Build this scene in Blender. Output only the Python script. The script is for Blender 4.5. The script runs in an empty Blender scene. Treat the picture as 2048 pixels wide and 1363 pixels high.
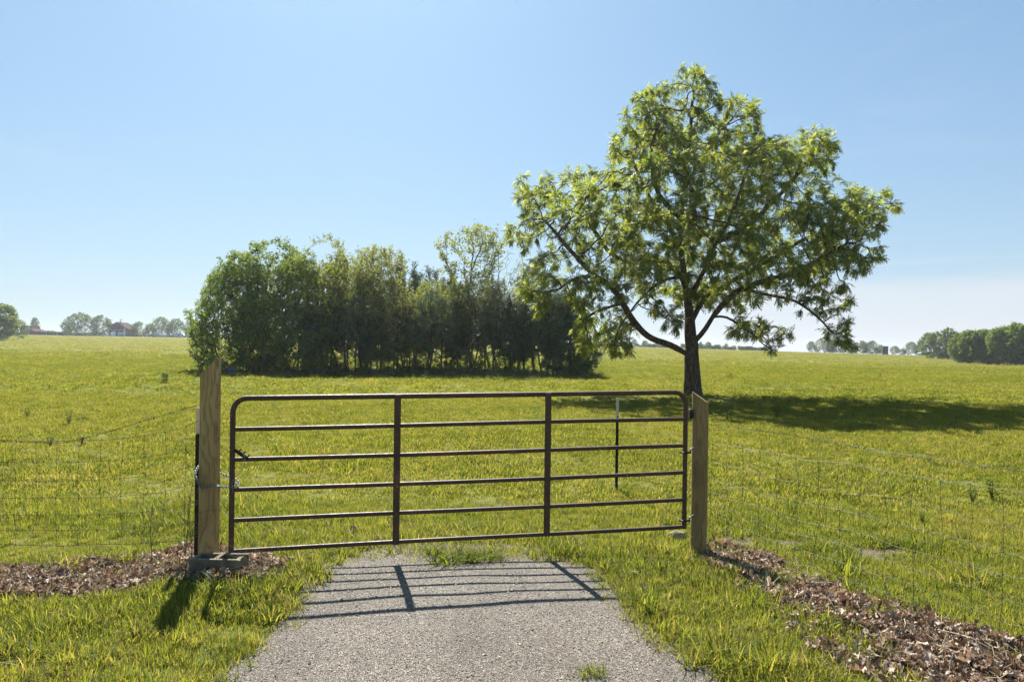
import bpy, math, random
import numpy as np
from mathutils import Vector, Matrix, noise as mnoise

rng = np.random.default_rng(7)
random.seed(7)
SC = bpy.context.scene
COL = SC.collection
# ------------------------------------------------------------------ camera mapping
F = 1400.0
ROLL = math.radians(.75)
cR, sR = math.cos(ROLL), math.sin(ROLL)
EYE = 1.8
SUN_AZ, SUN_EL = math.radians(14), math.radians(45.5)   # sun ahead, a little to the left


def uv(px, py):
    X = px - 1024; Y = py - 681.5
    return X * cR + Y * sR, Y * cR - X * sR - 15.5


def P(px, py, D):
    u, e = uv(px, py)
    return Vector((u / F * D, D, EYE - e / F * D))


def sm(a, b, x):
    t = np.clip((x - a) / (b - a), 0, 1)
    return t * t * (3 - 2 * t)


CU = np.array([-3000, -1024, -624, 156, 376, 726, 876, 1024, 3000.])
CE = np.array([17.5, 15.6, 13.8, 9.0, 4.9, -1.5, -3.5, -5.6, -6.])


def gz(x, y):
    x = np.asarray(x, float); y = np.asarray(y, float)
    base = -.10 * sm(4.9, 6.6, y) - .05 * np.exp(-((x - 1.8)**2 + (y - 6.6)**2) / .5)
    base = base + .012 * np.sin(x * 2.1 + 1) * np.sin(y * 1.7) * sm(.8, 2.2, np.abs(x + .2)) 
    base = base + (.05 * np.sin(x * .31 + 2) + .04 * np.sin(y * .42 + x * .2)) * sm(9, 30, y)
    u = x / np.maximum(y, 3.) * F
    zc = EYE + np.interp(u, CU, CE) * 440 / F
    t = np.clip((y - 40) / 400, 0, 1)**1.6
    z = base + (zc - base) * t
    z = z - 1.2 * np.exp(-((y - 200) / 80)**2) * sm(500, 1000, u)
    z = z - (zc + 3) * sm(485, 900, y)
    return z


def gzf(x, y):
    return float(gz(x, y))


def G(px, py):
    u, e = uv(px, py)
    lo, hi = 1.0, 440.
    for _ in range(50):
        m = (lo + hi) / 2
        if EYE - e / F * m > gzf(u / F * m, m): lo = m
        else: hi = m
    return Vector((u / F * lo, lo, gzf(u / F * lo, lo)))


def onground(px, D, py=690):
    u, e = uv(px, py)
    x = u / F * D
    return Vector((x, D, gzf(x, D)))


# ------------------------------------------------------------------ object helpers
def tag(o, label=None, cat=None, group=None, kind=None):
    if label: o['label'] = label
    if cat: o['category'] = cat
    if group: o['group'] = group
    if kind: o['kind'] = kind
    return o


def empty(name, loc, label, cat, group=None, rz=0):
    o = bpy.data.objects.new(name, None)
    o.empty_display_size = .1
    COL.objects.link(o); o.location = loc; o.rotation_euler = (0, 0, rz)
    return tag(o, label, cat, group)


def mesh_from(name, verts, faces, tint=None, smooth=False):
    """faces: numpy (N,k) array or list of tuples"""
    me = bpy.data.meshes.new(name)
    verts = np.asarray(verts, np.float32).reshape(-1, 3)
    if isinstance(faces, np.ndarray):
        n, k = faces.shape
        me.vertices.add(len(verts)); me.vertices.foreach_set('co', verts.ravel())
        me.loops.add(n * k); me.loops.foreach_set('vertex_index', faces.astype(np.int32).ravel())
        me.polygons.add(n); me.polygons.foreach_set('loop_start', np.arange(0, n * k, k, dtype=np.int32))
        me.update(calc_edges=True)
    else:
        me.from_pydata([tuple(v) for v in verts], [], [tuple(f) for f in faces])
        me.update()
    if smooth:
        me.polygons.foreach_set('use_smooth', np.ones(len(me.polygons), bool))
    if tint is not None:
        a = me.attributes.new('tint', 'FLOAT', 'POINT')
        a.data.foreach_set('value', np.asarray(tint, np.float32))
    return me


def link(name, me, mat, parent=None, loc=None):
    o = bpy.data.objects.new(name, me)
    if mat is not None and not me.materials: me.materials.append(mat)
    COL.objects.link(o)
    if parent is not None: o.parent = parent
    if loc is not None: o.location = loc
    return o


class MB:
    def __init__(s): s.v = []; s.f = []

    def add(s, vs, fs):
        b = len(s.v); s.v += [tuple(v) for v in vs]; s.f += [tuple(i + b for i in f) for f in fs]

    def box(s, x0, x1, y0, y1, z0, z1, M=None, bev=0):
        if bev <= 0:
            vs = [Vector((x, y, z)) for z in (z0, z1) for y in (y0, y1) for x in (x0, x1)]
            fs = [(0, 2, 3, 1), (4, 5, 7, 6), (0, 1, 5, 4), (2, 6, 7, 3), (0, 4, 6, 2), (1, 3, 7, 5)]
        else:
            vs, fs = [], []
            ring = lambda i, z: [(x0 + i, y0 + i + 0, z), (x1 - i, y0 + i, z), (x1 - i, y1 - i, z), (x0 + i, y1 - i, z)]
            rs = [ring(bev, z0), ring(0, z0 + bev), ring(0, z1 - bev), ring(bev, z1)]
            for r in rs: vs += [Vector(p) for p in r]
            fs = [(3, 2, 1, 0), (12, 13, 14, 15)]
            for k in range(3):
                for i in range(4):
                    j = (i + 1) % 4
                    fs.append((k * 4 + i, k * 4 + j, k * 4 + 4 + j, k * 4 + 4 + i))
        if M: vs = [M @ v for v in vs]
        s.add(vs, fs); return s

    def tube(s, pts, r, k=8, caps=True, closed=False, flat=None):
        pts = [Vector(p) for p in pts]
        n = len(pts)
        rr = r if hasattr(r, '__len__') else [r] * n
        tang = []
        for i in range(n):
            a = pts[(i - 1) % n] if (closed or i > 0) else pts[i]
            b = pts[(i + 1) % n] if (closed or i < n - 1) else pts[i]
            t = (b - a)
            tang.append(t.normalized() if t.length > 1e-9 else Vector((0, 0, 1)))
        up = Vector((0, 0, 1)) if abs(tang[0].z) < .9 else Vector((0, 1, 0))
        nrm = (up - tang[0] * up.dot(tang[0])).normalized()
        vs = []
        for i in range(n):
            nrm = (nrm - tang[i] * nrm.dot(tang[i]))
            nrm = nrm.normalized() if nrm.length > 1e-6 else tang[i].orthogonal().normalized()
            bi = tang[i].cross(nrm)
            for j in range(k):
                a = 2 * math.pi * j / k
                vs.append(pts[i] + (nrm * math.cos(a) + bi * math.sin(a)) * rr[i])
        fs = []
        m = n if closed else n - 1
        for i in range(m):
            for j in range(k):
                a, b = i * k + j, i * k + (j + 1) % k
                c, d = ((i + 1) % n) * k + (j + 1) % k, ((i + 1) % n) * k + j
                fs.append((a, b, c, d))
        if caps and not closed:
            fs.append(tuple(range(k))[::-1]); fs.append(tuple((n - 1) * k + j for j in range(k)))
        s.add(vs, fs); return s

    def prism(s, prof, y0, y1, M=None):
        """profile in xz, extruded along y"""
        n = len(prof)
        vs = [Vector((x, y, z)) for y in (y0, y1) for x, z in prof]
        if M: vs = [M @ v for v in vs]
        fs = [tuple(range(n)), tuple(range(n, 2 * n))[::-1]]
        for i in range(n): j = (i + 1) % n; fs.append((i, i + n, j + n, j))
        s.add(vs, fs); return s

    def build(s, name, mat, parent=None, smooth=False):
        me = mesh_from(name, s.v, s.f, smooth=smooth)
        o = link(name, me, mat, parent)
        if smooth:
            try: me.set_sharp_from_angle(angle=math.radians(45))
            except Exception: pass
        return o


# ------------------------------------------------------------------ materials
def newmat(name):
    m = bpy.data.materials.new(name); m.use_nodes = True
    nt = m.node_tree; nt.nodes.clear()
    out = nt.nodes.new('ShaderNodeOutputMaterial')
    return m, nt, out


def N(nt, t, **kw):
    n = nt.nodes.new(t)
    for k, v in kw.items():
        if k in n.inputs: n.inputs[k].default_value = v
        else: setattr(n, k, v)
    return n


def ramp(nt, fac, stops, interp='LINEAR'):
    r = nt.nodes.new('ShaderNodeValToRGB'); r.color_ramp.interpolation = interp
    el = r.color_ramp.elements
    while len(el) > 1: el.remove(el[-1])
    el[0].position = stops[0][0]; el[0].color = (*stops[0][1], 1)
    for p, c in stops[1:]:
        e = el.new(p); e.color = (*c, 1)
    nt.links.new(fac, r.inputs[0]); return r.outputs[0]


def noise(nt, vec, scale, detail=4, rough=.5, dist=0):
    n = N(nt, 'ShaderNodeTexNoise'); n.inputs['Scale'].default_value = scale
    n.inputs['Detail'].default_value = detail; n.inputs['Roughness'].default_value = rough
    n.inputs['Distortion'].default_value = dist
    if vec is not None: nt.links.new(vec, n.inputs['Vector'])
    return n.outputs['Fac']


def mapping(nt, vec, sc=(1, 1, 1), rot=(0, 0, 0)):
    m = N(nt, 'ShaderNodeMapping'); m.inputs['Scale'].default_value = sc; m.inputs['Rotation'].default_value = rot
    nt.links.new(vec, m.inputs['Vector']); return m.outputs[0]


def mathn(nt, op, a, b=None, clamp=False):
    m = N(nt, 'ShaderNodeMath', operation=op); m.use_clamp = clamp
    for i, v in enumerate((a, b)):
        if v is None: continue
        if isinstance(v, (int, float)): m.inputs[i].default_value = v
        else: nt.links.new(v, m.inputs[i])
    return m.outputs[0]


def mix(nt, fac, a, b, mode='MIX'):
    m = N(nt, 'ShaderNodeMix', data_type='RGBA', blend_type=mode)
    if isinstance(fac, (int, float)): m.inputs[0].default_value = fac
    else: nt.links.new(fac, m.inputs[0])
    for i, v in ((6, a), (7, b)):
        if isinstance(v, tuple): m.inputs[i].default_value = (*v, 1)
        else: nt.links.new(v, m.inputs[i])
    return m.outputs[2]


def bump(nt, h, strength=.3, dist=.01):
    b = N(nt, 'ShaderNodeBump'); b.inputs['Strength'].default_value = strength; b.inputs['Distance'].default_value = dist
    nt.links.new(h, b.inputs['Height']); return b.outputs[0]


def principled(nt, out, col, rough=.8, normal=None, metallic=0, spec=.3):
    p = N(nt, 'ShaderNodeBsdfPrincipled')
    if isinstance(col, tuple): p.inputs['Base Color'].default_value = (*col, 1)
    else: nt.links.new(col, p.inputs['Base Color'])
    if isinstance(rough, (int, float)): p.inputs['Roughness'].default_value = rough
    else: nt.links.new(rough, p.inputs['Roughness'])
    p.inputs['Metallic'].default_value = metallic
    p.inputs['Specular IOR Level'].default_value = spec
    if normal is not None: nt.links.new(normal, p.inputs['Normal'])
    nt.links.new(p.outputs[0], out.inputs[0]); return p


def simple(name, col, var=.25, scale=8, rough=.7, metallic=0, bmp=.15, dist=.004, spec=.3):
    m, nt, out = newmat(name)
    tc = N(nt, 'ShaderNodeTexCoord').outputs['Object']
    n = noise(nt, tc, scale, 6, .65)
    c0 = tuple(c * (1 - var) for c in col); c1 = tuple(min(1, c * (1 + var)) for c in col)
    c = ramp(nt, n, [(.3, c0), (.7, c1)])
    principled(nt, out, c, rough, bump(nt, noise(nt, tc, scale * 6, 5), bmp, dist), metallic, spec)
    return m


def leafmat(name, stops, trans=.45, rough=.6, spec=.12, patch=None, tcol=None, objrand=.0, patchscale=.25):
    """diffuse + translucent leaf; 'tint' attribute picks the leaf's own colour"""
    m, nt, out = newmat(name)
    at = N(nt, 'ShaderNodeAttribute', attribute_name='tint').outputs['Fac']
    pos = N(nt, 'ShaderNodeNewGeometry').outputs['Position']
    f = at
    if objrand:
        oi = N(nt, 'ShaderNodeObjectInfo').outputs['Random']
        f = mathn(nt, 'ADD', f, mathn(nt, 'MULTIPLY', mathn(nt, 'SUBTRACT', oi, .5), objrand))
    if patch:
        pn = noise(nt, pos, patchscale, 4, .6)
        f = mathn(nt, 'ADD', f, mathn(nt, 'MULTIPLY', mathn(nt, 'SUBTRACT', pn, .5), patch), clamp=True)
    c = ramp(nt, f, stops)
    p = N(nt, 'ShaderNodeBsdfPrincipled')
    nt.links.new(c, p.inputs['Base Color']); p.inputs['Roughness'].default_value = rough
    p.inputs['Specular IOR Level'].default_value = spec
    t = N(nt, 'ShaderNodeBsdfTranslucent')
    tc = mix(nt, 1.0, c, tcol or (1.9, 1.75, .9), 'MULTIPLY')
    nt.links.new(tc, t.inputs[0])
    ms = N(nt, 'ShaderNodeMixShader'); ms.inputs[0].default_value = trans
    nt.links.new(p.outputs[0], ms.inputs[1]); nt.links.new(t.outputs[0], ms.inputs[2])
    nt.links.new(ms.outputs[0], out.inputs[0])
    return m


def bark(name, c0, c1, scale=9):
    m, nt, out = newmat(name)
    tc = N(nt, 'ShaderNodeTexCoord').outputs['Object']
    v = mapping(nt, tc, (1, 1, .22))
    n = noise(nt, v, scale, 8, .7, .4)
    w = N(nt, 'ShaderNodeTexVoronoi', feature='DISTANCE_TO_EDGE'); w.inputs['Scale'].default_value = scale * 1.3
    nt.links.new(v, w.inputs['Vector'])
    h = mathn(nt, 'ADD', n, mathn(nt, 'MULTIPLY', w.outputs['Distance'], 1.2))
    principled(nt, out, ramp(nt, h, [(.35, c0), (.95, c1)]), .9, bump(nt, h, .9, .05), spec=.15)
    return m


def wood_post(name, dark=1.0):
    m, nt, out = newmat(name)
    tc = N(nt, 'ShaderNodeTexCoord').outputs['Object']
    # growth rings: warped distance from an axis that leans, giving cathedral arches
    warp = noise(nt, mapping(nt, tc, (3.0, 3.0, 1.1)), 1.6, 3, .5)
    sep = N(nt, 'ShaderNodeSeparateXYZ'); nt.links.new(tc, sep.inputs[0])
    a = mathn(nt, 'ADD', mathn(nt, 'MULTIPLY', sep.outputs[0], 1.0), mathn(nt, 'MULTIPLY', sep.outputs[2], .035))
    r2 = mathn(nt, 'SQRT', mathn(nt, 'ADD', mathn(nt, 'MULTIPLY', a, a), mathn(nt, 'MULTIPLY', sep.outputs[1], sep.outputs[1])))
    k = mathn(nt, 'ADD', mathn(nt, 'MULTIPLY', r2, 260), mathn(nt, 'MULTIPLY', warp, 42))
    rings = mathn(nt, 'MULTIPLY', mathn(nt, 'ADD', mathn(nt, 'SINE', k), 1), .5)
    fine = noise(nt, mapping(nt, tc, (1, 1, .05)), 160, 4, .6)
    stain = noise(nt, mapping(nt, tc, (1, 1, .35)), 5, 5, .6)
    base = ramp(nt, stain, [(.25, tuple(dark * q for q in (.22, .145, .05))), (.5, tuple(dark * q for q in (.37, .25, .095))), (.75, tuple(dark * q for q in (.48, .345, .15)))])
    c = mix(nt, mathn(nt, 'MULTIPLY', mathn(nt, 'POWER', rings, 3), .6), base, (.115, .085, .035))
    c = mix(nt, mathn(nt, 'MULTIPLY', fine, .3), c, (.42, .35, .19))
    vk = N(nt, 'ShaderNodeTexVoronoi'); vk.inputs['Scale'].default_value = 1.0
    nt.links.new(mapping(nt, tc, (9, 9, 3.4)), vk.inputs['Vector'])
    knot = ramp(nt, vk.outputs['Distance'], [(.10, (1, 1, 1)), (.24, (0, 0, 0))])
    c = mix(nt, mathn(nt, 'MULTIPLY', knot, .4), c, (.11, .07, .035))
    crack = ramp(nt, noise(nt, mapping(nt, tc, (1, 1, .10)), 48, 3, .5, .6), [(.655, (0, 0, 0)), (.69, (1, 1, 1))])
    c = mix(nt, mathn(nt, 'MULTIPLY', crack, .75), c, (.05, .035, .02))
    h = mathn(nt, 'SUBTRACT', mathn(nt, 'ADD', rings, fine), mathn(nt, 'MULTIPLY', crack, 2))
    principled(nt, out, c, .85, bump(nt, h, .35, .004), spec=.15)
    return m


M = {}
M['post'] = wood_post('treated_pine')
M['post_dark'] = wood_post('weathered_pine', .62)
M['endgrain'] = simple('weathered_end_grain', (.30, .25, .16), .3, 30, .9)
def gatepaint():
    m, nt, out = newmat('brown_gate_paint')
    tc = N(nt, 'ShaderNodeTexCoord').outputs['Object']
    n = noise(nt, tc, 5, 8, .7)
    c = ramp(nt, n, [(.3, (.055, .032, .020)), (.58, (.080, .045, .028)), (.68, (.15, .070, .032)), (.8, (.20, .12, .07))])
    speck = ramp(nt, noise(nt, tc, 70, 2, .5), [(.70, (0, 0, 0)), (.73, (1, 1, 1))])
    c = mix(nt, speck, c, (.35, .32, .27))
    principled(nt, out, c, ramp(nt, noise(nt, tc, 30, 4), [(.3, (.42,) * 3), (.7, (.62,) * 3)]), bump(nt, noise(nt, tc, 90, 4), .12, .002), .0, .25)
    return m
M['gate'] = gatepaint()
M['galv'] = simple('galvanised_steel', (.20, .20, .195), .4, 20, .6, .6)
M['wire'] = simple('weathered_wire', (.15, .14, .11), .35, 6, .65, .3)
M['wiredark'] = simple('dull_dark_wire', (.07, .065, .05), .35, 6, .7, .3)
M['black'] = simple('black_steel', (.015, .014, .012), .3, 20, .6, .3)
M['tgreen'] = simple('dark_green_post_paint', (.012, .016, .012), .4, 15, .7, .1)
M['cream'] = simple('cream_post_paint', (.48, .44, .33), .25, 18, .8)
M['conc'] = simple('grey_concrete', (.165, .14, .09), .45, 9, .95, 0, .8, .008)
M['stone'] = simple('pale_limestone', (.22, .195, .14), .4, 9, .9, 0, .6, .02)
M['bark'] = bark('furrowed_bark', (.032, .023, .016), (.16, .122, .09))
M['bark_grey'] = bark('grey_bark', (.03, .026, .021), (.15, .125, .10), 12)
M['bark_cedar'] = bark('cedar_bark', (.035, .026, .02), (.16, .12, .095), 14)

M['leaf_main'] = leafmat('walnut_leaf', [(0, (.055, .095, .018)), (.35, (.11, .155, .028)), (.7, (.19, .225, .055)), (1, (.32, .34, .14))], .54, .5, .12, patch=.6, patchscale=.45)
M['leaf_a'] = leafmat('dark_broad_leaf', [(0, (.07, .115, .03)), (.5, (.125, .185, .045)), (1, (.20, .24, .07))], .4, patch=.5)
M['leaf_b'] = leafmat('mid_broad_leaf', [(0, (.09, .12, .032)), (.5, (.16, .195, .052)), (1, (.25, .27, .09))], .4, patch=.5)
M['leaf_c'] = leafmat('pale_broad_leaf', [(0, (.10, .125, .045)), (.5, (.165, .185, .075)), (1, (.25, .26, .12))], .42, patch=.5)
M['leaf_cedar'] = leafmat('cedar_needles', [(0, (.06, .095, .052)), (.6, (.11, .15, .078)), (1, (.17, .19, .10))], .15, patch=.4, tcol=(1.3, 1.3, .8))
M['leaf_far'] = leafmat('oak_leaf', [(0, (.05, .085, .020)), (.5, (.085, .135, .03)), (1, (.15, .19, .055))], .35, patch=.5, patchscale=.12)
GST = [(0, (.27, .20, .10)), (.10, (.23, .19, .07)), (.2, (.22, .21, .045)), (.5, (.178, .192, .034)), (.8, (.115, .140, .024)), (1, (.045, .072, .014))]
M['grass'] = leafmat('pasture_grass', GST, .5, .6, .12, patch=1.0, objrand=.5, patchscale=.45, tcol=(1.8, 1.75, .9))
M['grassfar'] = leafmat('far_pasture_grass', GST, .45, .9, .0, patch=.8, objrand=.5, patchscale=.09, tcol=(1.8, 1.75, .9))
M['weed'] = leafmat('weed_leaf', [(0, (.06, .085, .02)), (.6, (.10, .14, .022)), (1, (.17, .19, .04))], .4, .8, .05)
M['weeddark'] = leafmat('dark_weed_leaf', [(0, (.03, .05, .015)), (.6, (.05, .08, .02)), (1, (.10, .12, .03))], .3, .9, .0)
M['dryleaf'] = leafmat('dry_oak_leaf', [(0, (.06, .04, .028)), (.25, (.155, .108, .075)), (.55, (.29, .22, .16)), (1, (.48, .41, .32))], .18, .65, .2, objrand=.95, tcol=(1.35, 1.0, .75))
M['straw'] = simple('dead_stalk', (.16, .12, .06), .4, 30, .9)
M['strawpale'] = simple('bleached_straw', (.42, .36, .22), .3, 30, .8)


def ground_mat():
    m, nt, out = newmat('pasture_soil_and_sward')
    pos = N(nt, 'ShaderNodeNewGeometry').outputs['Position']
    soil = N(nt, 'ShaderNodeAttribute', attribute_name='soil').outputs['Fac']
    n1 = noise(nt, pos, .05, 6, .6); n2 = noise(nt, pos, 1.2, 6, .7); n3 = noise(nt, pos, 14, 4, .7)
    g = ramp(nt, n2, [(.25, (.09, .10, .018)), (.5, (.13, .138, .024)), (.75, (.165, .16, .034))])
    g2 = ramp(nt, n1, [(.3, (.11, .12, .02)), (.55, (.14, .145, .026)), (.75, (.17, .155, .045))])
    c = mix(nt, .5, g, g2)
    c = mix(nt, ramp(nt, n3, [(.35, (.35,) * 3), (.6, (0, 0, 0))]), c, (.045, .05, .012))
    s = ramp(nt, noise(nt, pos, 9, 8, .7), [(.3, (.06, .042, .028)), (.7, (.20, .155, .115))])
    c = mix(nt, soil, c, s)
    # the soil under the near sward shows darker thatch between real blades
    h = mathn(nt, 'ADD', noise(nt, pos, 30, 4, .7), mathn(nt, 'MULTIPLY', n2, 2))
    principled(nt, out, c, .95, bump(nt, h, .5, .05), spec=.1)
    return m


def drive_mat():
    m, nt, out = newmat('chip_seal_gravel')
    pos = N(nt, 'ShaderNodeNewGeometry').outputs['Position']
    v = N(nt, 'ShaderNodeTexVoronoi'); v.inputs['Scale'].default_value = 95; nt.links.new(pos, v.inputs['Vector'])
    ve = N(nt, 'ShaderNodeTexVoronoi', feature='DISTANCE_TO_EDGE'); ve.inputs['Scale'].default_value = 95; nt.links.new(pos, ve.inputs['Vector'])
    sep = N(nt, 'ShaderNodeSeparateColor'); nt.links.new(v.outputs['Color'], sep.inputs[0])
    c = ramp(nt, sep.outputs[0], [(0, (.06, .055, .048)), (.35, (.155, .135, .11)), (.6, (.235, .19, .145)), (.8, (.19, .185, .17)), (1, (.34, .30, .245))])
    e = ramp(nt, ve.outputs['Distance'], [(0, (1, 1, 1)), (.16, (0, 0, 0))])
    c = mix(nt, mathn(nt, 'MULTIPLY', e, .75), c, (.07, .06, .05))
    big = ramp(nt, mathn(nt, 'MULTIPLY', mathn(nt, 'ADD', noise(nt, pos, 1.3, 6, .65), noise(nt, mapping(nt, pos, (1.6, .18, 1)), 1.0, 3, .5)), .5), [(.38, (.72, .69, .65)), (.62, (1.15, 1.13, 1.08))])
    c = mix(nt, 1, c, big, 'MULTIPLY')
    h = mathn(nt, 'SUBTRACT', mathn(nt, 'MULTIPLY', sep.outputs[1], .8), e)
    principled(nt, out, c, .8, bump(nt, h, .8, .008), spec=.35)
    return m


# ------------------------------------------------------------------ geometry-node scatter (stuff only)
def scatter(name, pts, rot, scl, idx, sources, label, cat=None, kind='stuff'):
    me = mesh_from(name, pts, [])
    a = me.attributes.new('rot', 'FLOAT_VECTOR', 'POINT'); a.data.foreach_set('vector', np.asarray(rot, np.float32).ravel())
    a = me.attributes.new('scl', 'FLOAT_VECTOR', 'POINT'); a.data.foreach_set('vector', np.asarray(scl, np.float32).ravel())
    a = me.attributes.new('idx', 'INT', 'POINT'); a.data.foreach_set('value', np.asarray(idx, np.int32))
    o = link(name, me, None)
    ng = bpy.data.node_groups.new(name + '_nodes', 'GeometryNodeTree')
    ng.interface.new_socket('Geometry', in_out='INPUT', socket_type='NodeSocketGeometry')
    ng.interface.new_socket('Geometry', in_out='OUTPUT', socket_type='NodeSocketGeometry')
    gi = ng.nodes.new('NodeGroupInput'); go = ng.nodes.new('NodeGroupOutput'); jn = ng.nodes.new('GeometryNodeJoinGeometry')

    def attr(nm, t):
        n = ng.nodes.new('GeometryNodeInputNamedAttribute'); n.data_type = t
        n.inputs['Name'].default_value = nm
        return [s for s in n.outputs if s.name == 'Attribute' and s.enabled][0] if any(s.name == 'Attribute' and s.enabled for s in n.outputs) else n.outputs[0]
    ar, asc, ai = attr('rot', 'FLOAT_VECTOR'), attr('scl', 'FLOAT_VECTOR'), attr('idx', 'INT')
    for k, src in enumerate(sources):
        cmp = ng.nodes.new('FunctionNodeCompare'); cmp.data_type = 'INT'; cmp.operation = 'EQUAL'
        ins = [s for s in cmp.inputs if s.enabled]
        ng.links.new(ai, ins[0]); ins[1].default_value = k
        oi = ng.nodes.new('GeometryNodeObjectInfo'); oi.inputs['Object'].default_value = src
        oi.inputs['As Instance'].default_value = True
        ip = ng.nodes.new('GeometryNodeInstanceOnPoints')
        ng.links.new(gi.outputs[0], ip.inputs['Points']); ng.links.new(cmp.outputs[0], ip.inputs['Selection'])
        ng.links.new(oi.outputs['Geometry'], ip.inputs['Instance'])
        ng.links.new(ar, ip.inputs['Rotation']); ng.links.new(asc, ip.inputs['Scale'])
        ng.links.new(ip.outputs[0], jn.inputs[0])
    ng.links.new(jn.outputs[0], go.inputs[0])
    md = o.modifiers.new('scatter', 'NODES'); md.node_group = ng
    tag(o, label, cat, None, kind)
    return o


def src(name, me, mat):
    me.materials.append(mat)
    return bpy.data.objects.new(name, me)     # never linked: only read by the scatter


def blade_clump(name, n, radius, h, w, lean=.35, mat=None, segs=3, straw=.08, flat=False):
    V, Fq, T = [], [], []
    for i in range(n):
        a = rng.uniform(0, 6.283); r = radius * math.sqrt(rng.uniform())
        bx, by = r * math.cos(a), r * math.sin(a)
        d = rng.uniform(0, 6.283) if rng.uniform() < .6 else a
        L = h * rng.uniform(.45, 1.15); ln = lean * rng.uniform(.2, 1.6)
        ww = w * rng.uniform(.6, 1.3)
        t = rng.uniform(.0, .12) if rng.uniform() < straw else rng.uniform(.25, 1)
        tw = d + math.pi / 2 + rng.normal() * .5
        px, py = math.cos(tw), math.sin(tw)
        b = len(V)
        for s in range(segs + 1):
            q = s / segs
            off = L * ln * q**1.9
            x = bx + math.cos(d) * off; y = by + math.sin(d) * off
            z = L * (q - .35 * ln * q * q) - .01
            hw = ww * .5 * (1 - q**1.6) + .0002
            V.append((x - px * hw, y - py * hw, z)); V.append((x + px * hw, y + py * hw, z)); T += [t, t]
        for s in range(segs):
            c = b + 2 * s; Fq.append((c, c + 1, c + 3, c + 2))
    return src(name, mesh_from(name, V, np.array(Fq), T), mat or M['grass'])


def inpoly(x, y, poly):
    x = np.asarray(x); y = np.asarray(y); ins = np.zeros(x.shape, bool)
    n = len(poly)
    for i in range(n):
        x0, y0 = poly[i]; x1, y1 = poly[(i + 1) % n]
        c = ((y0 > y) != (y1 > y)) & (x < (x1 - x0) * (y - y0) / ((y1 - y0) + 1e-12) + x0)
        ins ^= c
    return ins


def vnoise(x, y, s, seed=0):
    """cheap smooth value noise"""
    x = np.asarray(x) * s + seed * 17.3; y = np.asarray(y) * s + seed * 9.1
    xi, yi = np.floor(x).astype(np.int64), np.floor(y).astype(np.int64)
    fx, fy = x - xi, y - yi
    fx = fx * fx * (3 - 2 * fx); fy = fy * fy * (3 - 2 * fy)
    h = lambda a, b: ((np.sin(a * 127.1 + b * 311.7) * 43758.5453) % 1.0)
    return (h(xi, yi) * (1 - fx) + h(xi + 1, yi) * fx) * (1 - fy) + (h(xi, yi + 1) * (1 - fx) + h(xi + 1, yi + 1) * fx) * fy


# ------------------------------------------------------------------ driveway and litter outlines on the ground
LE = [G(*p) for p in ((468, 1345), (560, 1245), (590, 1185), (645, 1130), (705, 1098), (800, 1086), (900, 1078))]
RE = [G(*p) for p in ((1452, 1355), (1330, 1285), (1245, 1225), (1225, 1190), (1185, 1140), (1130, 1105), (1060, 1086), (985, 1076))]
lD = np.array([-8, 2.] + [p.y for p in LE] + [6.75]); lX = np.array([-2.2, -1.85] + [p.x for p in LE] + [-.5])
rD = np.array([-8, 2.] + [p.y for p in RE] + [6.78]); rX = np.array([1.9, 1.55] + [p.x for p in RE] + [-.4])


def drive_edges(y):
    j = .05 * (vnoise(y, y * 0, 5, 1) - .5) + .10 * (vnoise(y, y * 0, 1.7, 2) - .5)
    j2 = .05 * (vnoise(y, y * 0, 5, 3) - .5) + .10 * (vnoise(y, y * 0, 1.7, 4) - .5)
    return np.interp(y, lD, lX) + j, np.interp(y, rD, rX) + j2


def on_drive(x, y, margin=0.):
    a, b = drive_edges(np.asarray(y, float))
    return (x > a - margin) & (x < b + margin) & (y < 6.75)


LITL = [tuple(G(*p)[:2]) for p in ((-1500, 1165), (0, 1140), (180, 1132), (330, 1110), (400, 1085), (470, 1112), (590, 1122), (575, 1150), (480, 1172), (380, 1168), (240, 1192), (60, 1198), (-1500, 1215))]
LITR = [tuple(G(*p)[:2]) for p in ((1390, 1094), (1435, 1085), (1530, 1112), (1600, 1150), (1690, 1190), (1830, 1225), (2048, 1290), (2700, 1460))] + [(5.2, 1.5), (3.6, 1.5)] + [tuple(G(*p)[:2]) for p in ((2300, 1700), (1790, 1372), (1690, 1338), (1615, 1288), (1580, 1225), (1490, 1165), (1405, 1122))]
BARE = [(G(1475, 1082), .34, .16), (G(1760, 1105), .42, .16), (G(1600, 1062), .2, .06), (G(980, 960), .4, .1), (G(620, 1060), .25, .08), (G(1130, 1075), .2, .06), (G(1590, 1085), .3, .07), (G(1010, 1010), .35, .10), (G(130, 1135), .4, .08), (G(1330, 1150), .15, .06)]


def litmask(x, y):
    jx = x + .16 * (vnoise(x, y, 3.5, 5) - .5) + .08 * (vnoise(x, y, 11, 6) - .5)
    jy = y + .16 * (vnoise(x, y, 3.5, 7) - .5) + .08 * (vnoise(x, y, 11, 8) - .5)
    return inpoly(jx, jy, LITL), inpoly(jx, jy, LITR)


def baremask(x, y):
    m = np.zeros(np.shape(x))
    for c, a, b in BARE:
        q = ((x - c.x) / a)**2 + ((y - c.y) / (b * 1.6))**2
        m = np.maximum(m, np.exp(-q * 1.4))
    return m


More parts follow.
